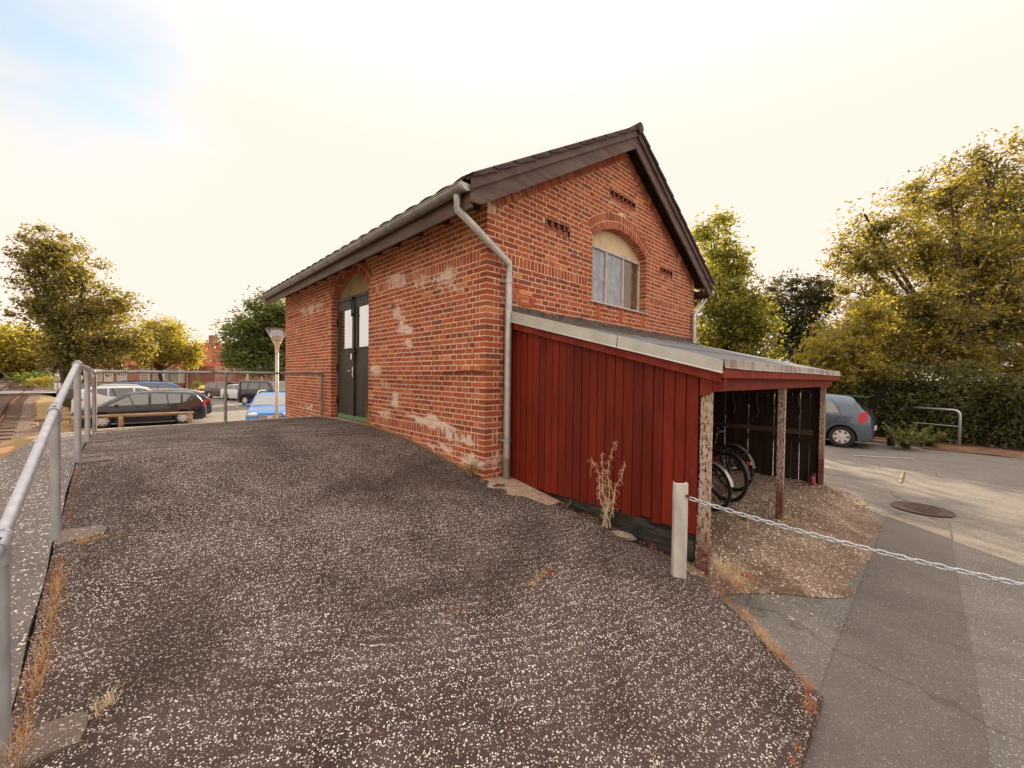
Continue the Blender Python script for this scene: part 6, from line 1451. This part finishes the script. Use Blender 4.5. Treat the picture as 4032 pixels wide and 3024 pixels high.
# ------------------------------------------------------------------ trees
def tree(px, D, trunk, zb, blobs, mat, label, name='tree', ncl=90, lpc=110, size=.2, clr=.55, tr=.16, fork=.35, shell=.55, twigs=60, flat=.2, droop=0, lean=0, cat='tree', group=None, asp=.5):
    """blobs: (px, py, rx_px, ry_px[, forward offset]) of crown lobes at distance D, as real ellipsoids"""
    q = P(px, D, zb); t = empty(name, q, 0, label, cat, group); kk = D/1576.06; E = []
    for bl_ in blobs:
        bx_, by, rx, ry = bl_[:4]; fo = bl_[4] if len(bl_) > 4 else 0
        Dd = D+fo; c = P(bx_, Dd, 0); yh = 1482+(bx_-2016)*.0131; z = -(by-yh)*Dd/1576.06; E.append((np.array((c.x, c.y, z)), rx*kk, ry*kk))
    vol = np.array([e[1]**1.6*e[2] for e in E]); vol /= vol.sum(); C_ = []
    for i in range(ncl):
        e = E[rng.choice(len(E), p=vol)]; d = rng.normal(size=3); d /= np.linalg.norm(d); r = shell+(1-shell)*rng.random() if rng.random() < .75 else rng.random()*shell
        C_.append(e[0]+d*r*np.array((e[1], e[1], e[2]))*.93)
    C_ = np.array(C_); rad = clr*rng.uniform(.55, 1.25, ncl); lum = rng.integers(int(lpc*.5), int(lpc*1.5), ncl); idx = np.repeat(np.arange(ncl), lum)
    g_ = rng.normal(size=(len(idx), 3)); g_[:, 2] *= .7; p = C_[idx]+g_*rad[idx][:, None]*.5
    ex = int(len(p)*.12); e_i = rng.choice(len(E), ex, p=vol); d = rng.normal(size=(ex, 3)); d /= np.linalg.norm(d, axis=1)[:, None]; r = rng.uniform(.7, 1.2, ex)[:, None]
    cc_ = np.array([e[0] for e in E])[e_i]; rr_ = np.array([(e[1], e[1], e[2]) for e in E])[e_i]; p = np.vstack([p, cc_+d*r*rr_]); p = p[p[:, 2] > zb+.15]
    leaves('crown', p, size, mat, t, flat, asp, droop=droop)
    b = MB(); base = Vector(q); top_ = Vector(E[0][0]); 
    for e in E:
        if e[0][2]+e[2] > top_.z: top_ = Vector(e[0])
    zf_ = lerp(base.z, top_.z, fork); f_ = Vector((lerp(base.x, top_.x, fork*.5), lerp(base.y, top_.y, fork*.5), zf_))
    b.tube([base-Vector((0, 0, .3)), base+Vector((0, 0, .3)), base.lerp(f_, .5)+Vector((.05, .03, 0)), f_], [tr*1.4, tr*1.1, tr*.95, tr*.85], 10)
    mids = []
    for e in E:
        c = Vector(e[0]); 
        for k in range(3):
            o_ = Vector((random.uniform(-.4, .4)*e[1], random.uniform(-.4, .4)*e[1], random.uniform(-.3, .45)*e[2])); m_ = c+o_; s0 = f_-Vector((0, 0, random.uniform(0, .25)*(f_.z-base.z))); b.tube([s0, s0.lerp(m_, .45)+Vector((random.gauss(0, .12)*e[1]*.6, random.gauss(0, .12)*e[1]*.6, .1*e[2])), m_], [tr*.55, tr*.35, tr*.16], 7); mids.append(m_)
    for i in range(min(twigs, ncl)):
        c = Vector(C_[i]); m_ = min(mids, key=lambda v: (v-c).length); b.tube([m_, m_.lerp(c, .5)+Vector((random.gauss(0, .08), random.gauss(0, .08), .06)), c], [tr*.16, tr*.10, tr*.03], 5)
    fx(b.obj('trunk', m_bark, smooth=True), t); return t
# left side
tree(250, 44, 0, -2.4, [(210, 1010, 115, 105), (150, 1080, 80, 100, -1), (290, 1100, 120, 120), (330, 1240, 150, 130, 1), (250, 1330, 110, 130), (430, 1350, 120, 105), (480, 1210, 85, 75, 1), (520, 1340, 80, 100), (330, 1400, 130, 80), (170, 1220, 100, 110)], m_leaf, 'large loose crowned tree left of the house, tallest beyond the railing', ncl=520, lpc=62, size=.36, clr=.95, tr=.34, shell=.3, twigs=120)
tree(640, 54, 0, -2.4, [(640, 1320, 80, 75), (700, 1365, 85, 75), (600, 1400, 65, 55), (750, 1405, 60, 50), (570, 1350, 50, 60)], m_leafyel, 'sunlit yellow green tree in front of the brick building', ncl=150, lpc=95, size=.34, clr=.9, tr=.22, fork=.45, twigs=50)
tree(1105, 42, 0, -2.4, [(1010, 1330, 130, 110), (1080, 1240, 105, 90), (960, 1400, 85, 60), (1120, 1350, 150, 110, 2), (1060, 1425, 150, 55)], m_leaflime, 'dense dark green lime tree behind the lamp, beside the house', ncl=420, lpc=85, size=.34, clr=.85, tr=.3, fork=.4, flat=.5, shell=.55)
tree(60, 72, 0, -2.2, [(50, 1360, 130, 80), (130, 1400, 65, 65), (-40, 1350, 90, 80), (100, 1430, 80, 40)], m_leafyel, 'rounded yellow green tree over the railway bend', ncl=190, lpc=95, size=.6, clr=1.7, tr=.3, shell=.4)
tree(15, 82, 0, -2.2, [(20, 1450, 130, 60, 8), (-60, 1420, 100, 80, 3), (70, 1440, 80, 55, 6)], m_leafdark, 'dark shaded tree where the track disappears', ncl=170, lpc=95, size=.6, clr=1.5, tr=.3)
tree(860, 110, 0, -2.4, [(850, 1385, 40, 38), (890, 1400, 40, 30), (820, 1390, 30, 40)], m_leafdark, 'dark distant tree above the slate roof', ncl=70, lpc=80, size=.8, clr=1.9, tr=.4)
tree(180, 90, 0, -2.2, [(190, 1370, 60, 50), (230, 1400, 60, 50), (160, 1430, 80, 40)], m_leafgrey, 'pale far tree between the railway and the large tree', ncl=90, lpc=70, size=.7, clr=1.8, tr=.3)
tree(330, 80, 0, -2.3, [(300, 1420, 120, 60), (480, 1425, 120, 50), (420, 1400, 100, 50)], m_leafdark, 'dark wooded backdrop tree behind the largest tree on the left', ncl=150, lpc=90, size=.7, clr=1.8, tr=.3)
bush(120, 60, 5.0, 2.2, 1500, m_leaflime, 'low spreading green bush beside the railway curve', .3, -2.25); bush(165, 55, 3.0, 1.3, 900, m_leafyel, 'small bright bush right of the railway curve', .25, -2.25)
bush(290, 22, 1.0, 1.0, 700, m_leafdark, 'dark shrub behind the railing corner posts', .09)
# right side, behind the house and along the hedge
tree(2850, 21, 0, -2.1, [(2790, 930, 90, 85), (2850, 1050, 95, 110, 1), (2760, 1120, 90, 120), (2900, 1190, 115, 110, -1), (2830, 1290, 140, 130), (2960, 1290, 100, 110), (2900, 1400, 150, 110)], m_leaffresh, 'light green tree rising behind the right end of the house', ncl=380, lpc=65, size=.2, clr=.5, tr=.16, twigs=90)
tree(3130, 27, 0, -2.0, [(3130, 1150, 120, 75), (3060, 1230, 95, 85), (3200, 1200, 95, 85), (3120, 1310, 140, 100), (3240, 1130, 60, 50), (3150, 1400, 150, 90)], m_leafdark, 'thin dark tree with visible branches between its brighter neighbours', ncl=200, lpc=85, size=.2, clr=.5, tr=.18, flat=.6, twigs=110)
BG = [(3820, 680, 140, 120), (3900, 800, 190, 160, 1), (3660, 800, 170, 130), (3460, 900, 160, 130, -1), (3400, 1030, 130, 120, -1), (3620, 1010, 200, 160), (3850, 1030, 220, 190), (4060, 900, 200, 230, 1), (3960, 1250, 240, 190), (3600, 1230, 220, 170, -1), (3430, 1230, 150, 140, -1), (4150, 1200, 200, 230), (3380, 1330, 160, 130, -1), (3560, 1420, 230, 110, -1), (3800, 1430, 240, 110, -1), (4080, 1430, 230, 130, -1)]
tree(3740, 17.6, 0, -1.9, BG, m_leaf, 'huge loose olive green tree filling the right edge above the hedge', ncl=1250, lpc=62, size=.165, clr=.46, tr=.24, shell=.3, twigs=300, fork=.3)
tree(3900, 25, 0, -1.9, [(3700, 1250, 240, 200), (4000, 1200, 260, 260), (3500, 1330, 200, 150), (3850, 1000, 180, 160)], m_leafdark, 'darker tree standing behind the huge olive one at the right edge', ncl=300, lpc=90, size=.25, clr=.8, tr=.24, shell=.3)
tree(3280, 14.2, 0, -1.9, [(3260, 1370, 110, 80), (3200, 1430, 90, 60), (3340, 1440, 120, 70), (3420, 1490, 90, 55), (3260, 1480, 100, 70), (3360, 1330, 90, 80), (3420, 1250, 90, 90)], m_leafyel, 'bright leafy shrub reaching over the shed roof', 'shrub', 190, 65, .17, .3, .07, fork=.5, asp=.36, twigs=90, cat='shrub', droop=.5)
q_ = Vector((-21, 44, -2.3)); t = empty('spruce_tree', q_, 0, 'dark spruce out to the left, mirrored in the door panes', 'tree'); pl = []
for k in range(60):
    zq = .6+9.6*k/60; rr2 = 2.6*(1-k/62)+.1
    for j in range(9): a = rng.uniform(0, 2*PI); ll = rng.uniform(.2, 1, 26)**.7*rr2; pl.append(np.stack([q_.x+ll*math.cos(a)+rng.normal(0, .10, 26), q_.y+ll*math.sin(a)+rng.normal(0, .10, 26), q_.z+zq-ll*.35+rng.normal(0, .06, 26)], 1))
leaves('crown', np.vstack(pl), .34, m_leafdark, t, 0, .35)
b = MB(); b.tube([q_, q_+Vector((0, 0, 9.8))], [.2, .03], 8); fx(b.obj('trunk', m_bark), t)
# trees that stand behind the house and shade the lot
tree(2330, 26, 0, -2.3, [(2250, 1300, 170, 170), (2430, 1280, 160, 180)], m_leafdark, 'dark tree hidden behind the house roof', ncl=110, lpc=80, size=.25, clr=.8, tr=.2)
# hedge
hg = empty('hedge', (14.6, -3, -1.9), 0, 'tall dense dark green hedge along the right side of the lot', 'hedge'); 
p = []
n_ = 52000; yy = rng.uniform(-16, 14, n_); zz = rng.uniform(0, 1, n_)**.85; front = rng.random(n_) < .8; hx = 14.95-.9*np.clip((-3-yy)/9, 0, 1)
bul = .18*np.sin(yy*2.1)+.14*np.sin(yy*5.3+1)+.12*np.sin(zz*9+yy*1.7)+.09*np.sin(yy*11+zz*14)
hgt = 2.25+.22*np.sin(yy*1.3)+.12*np.sin(yy*4.1); xx = hx+bul*.8+np.where(front, rng.exponential(.10, n_), rng.uniform(0, 1.1, n_)); lz_ = np.array([zlot(13, float(y)) for y in np.linspace(-16, 14, 200)]); zz = np.interp(yy, np.linspace(-16, 14, 200), lz_)+.06+zz*hgt
leaves('foliage', np.stack([xx, yy, zz], 1), .105, leafmat('leaf_hedge', (.05, .058, .015), (.12, .125, .034), .4), hg, 0, .6)
b = MB(); b.bbox((15.25, -16, -1.95), (15.9, 14, .05), .1); fx(b.obj('dark_core', noisy('hedge_core', (.012, .012, .006), (.03, .026, .014), 6, 1, .5, .02)), hg)  # solid near-black block filling the hedge behind its leaves
leafy(12.75, -3.05, .75, 26, 'bright green weed bush in front of the hedge by the grey car', m_leaflime, m_straw, .5, .10, 'weed_plant', zlot)
leafy(13.9, -3.5, .5, 18, 'leafy green sprouts by the steel hoop under the hedge', m_leaflime, m_straw, .45, .10, 'weed_plant', zlot)
# steel hoop by the hedge
hp = P(3785, 11.5, 0); hb_ = empty('steel_hoop', (hp.x, hp.y, zlot(hp.x, hp.y)), 0, 'galvanised steel hoop stand at the edge of the hedge', 'bicycle stand')
b = MB(); dx_ = Vector((.5, .86, 0)).normalized(); pts = [Vector((0, 0, 0)), Vector((0, 0, .95))]+[Vector((0, 0, .95))+dx_*(.14*(1-math.cos(a)))+Vector((0, 0, .14*math.sin(a))) for a in (.4, .8, 1.2, 1.57)]+[dx_*1.15+Vector((0, 0, 1.09))]
b.tube(pts, .033, 12); b.obj('hoop', m_galv, hb_, smooth=True)
b = MB(); b.tube([Vector((0, 0, .62)), dx_*1.15+Vector((0, 0, .62))], .013, 8); b.obj('crossbar', m_galv, hb_)
b = MB(); b.tube([(13.3, -2.75, -1.95), (13.3, -2.75, -1.25)], .09, 10); o = b.obj('short_post', m_black); tag(o, 'short dark post in the hedge foot right of the grey car', 'post')
for o in S.objects:
    if o.type == 'MESH' and o.parent is None and 'kind' not in o and 'label' not in o: print('UNLABELLED', o.name)
def split_loose(o):
    me = o.data; bm = bmesh.new(); bm.from_mesh(me); seen = set(); comps = []
    for v in bm.verts:
        if v.index in seen: continue
        st = [v]; seen.add(v.index); c = []
        while st:
            q = st.pop(); c.append(q.index)
            for e in q.link_edges:
                w = e.other_vert(q)
                if w.index not in seen: seen.add(w.index); st.append(w)
        comps.append(set(c))
    if len(comps) < 2: bm.free(); return
    for ci, c in enumerate(comps):
        b2 = bm.copy(); bmesh.ops.delete(b2, geom=[v for v in b2.verts if v.index not in c], context='VERTS'); m2 = me.copy(); b2.to_mesh(m2); b2.free()
        if ci == 0: keep = m2
        else: n_ = o.copy(); n_.data = m2; COL.objects.link(n_)
    bm.free(); o.data = keep
for o in list(S.objects):
    if o.type == 'MESH' and o.parent and o.name.split('.')[0] in ('side_window', 'gutter_bracket', 'equipment_box', 'bay_side', 'hinge', 'ridge_tile', 'rafter', 'hook', 'cut_board', 'pipe_clamp', 'bolt', 'wall_plate', 'label_plate', 'soffit', 'rail', 'roof_rail') : 
        if not o.children: split_loose(o)
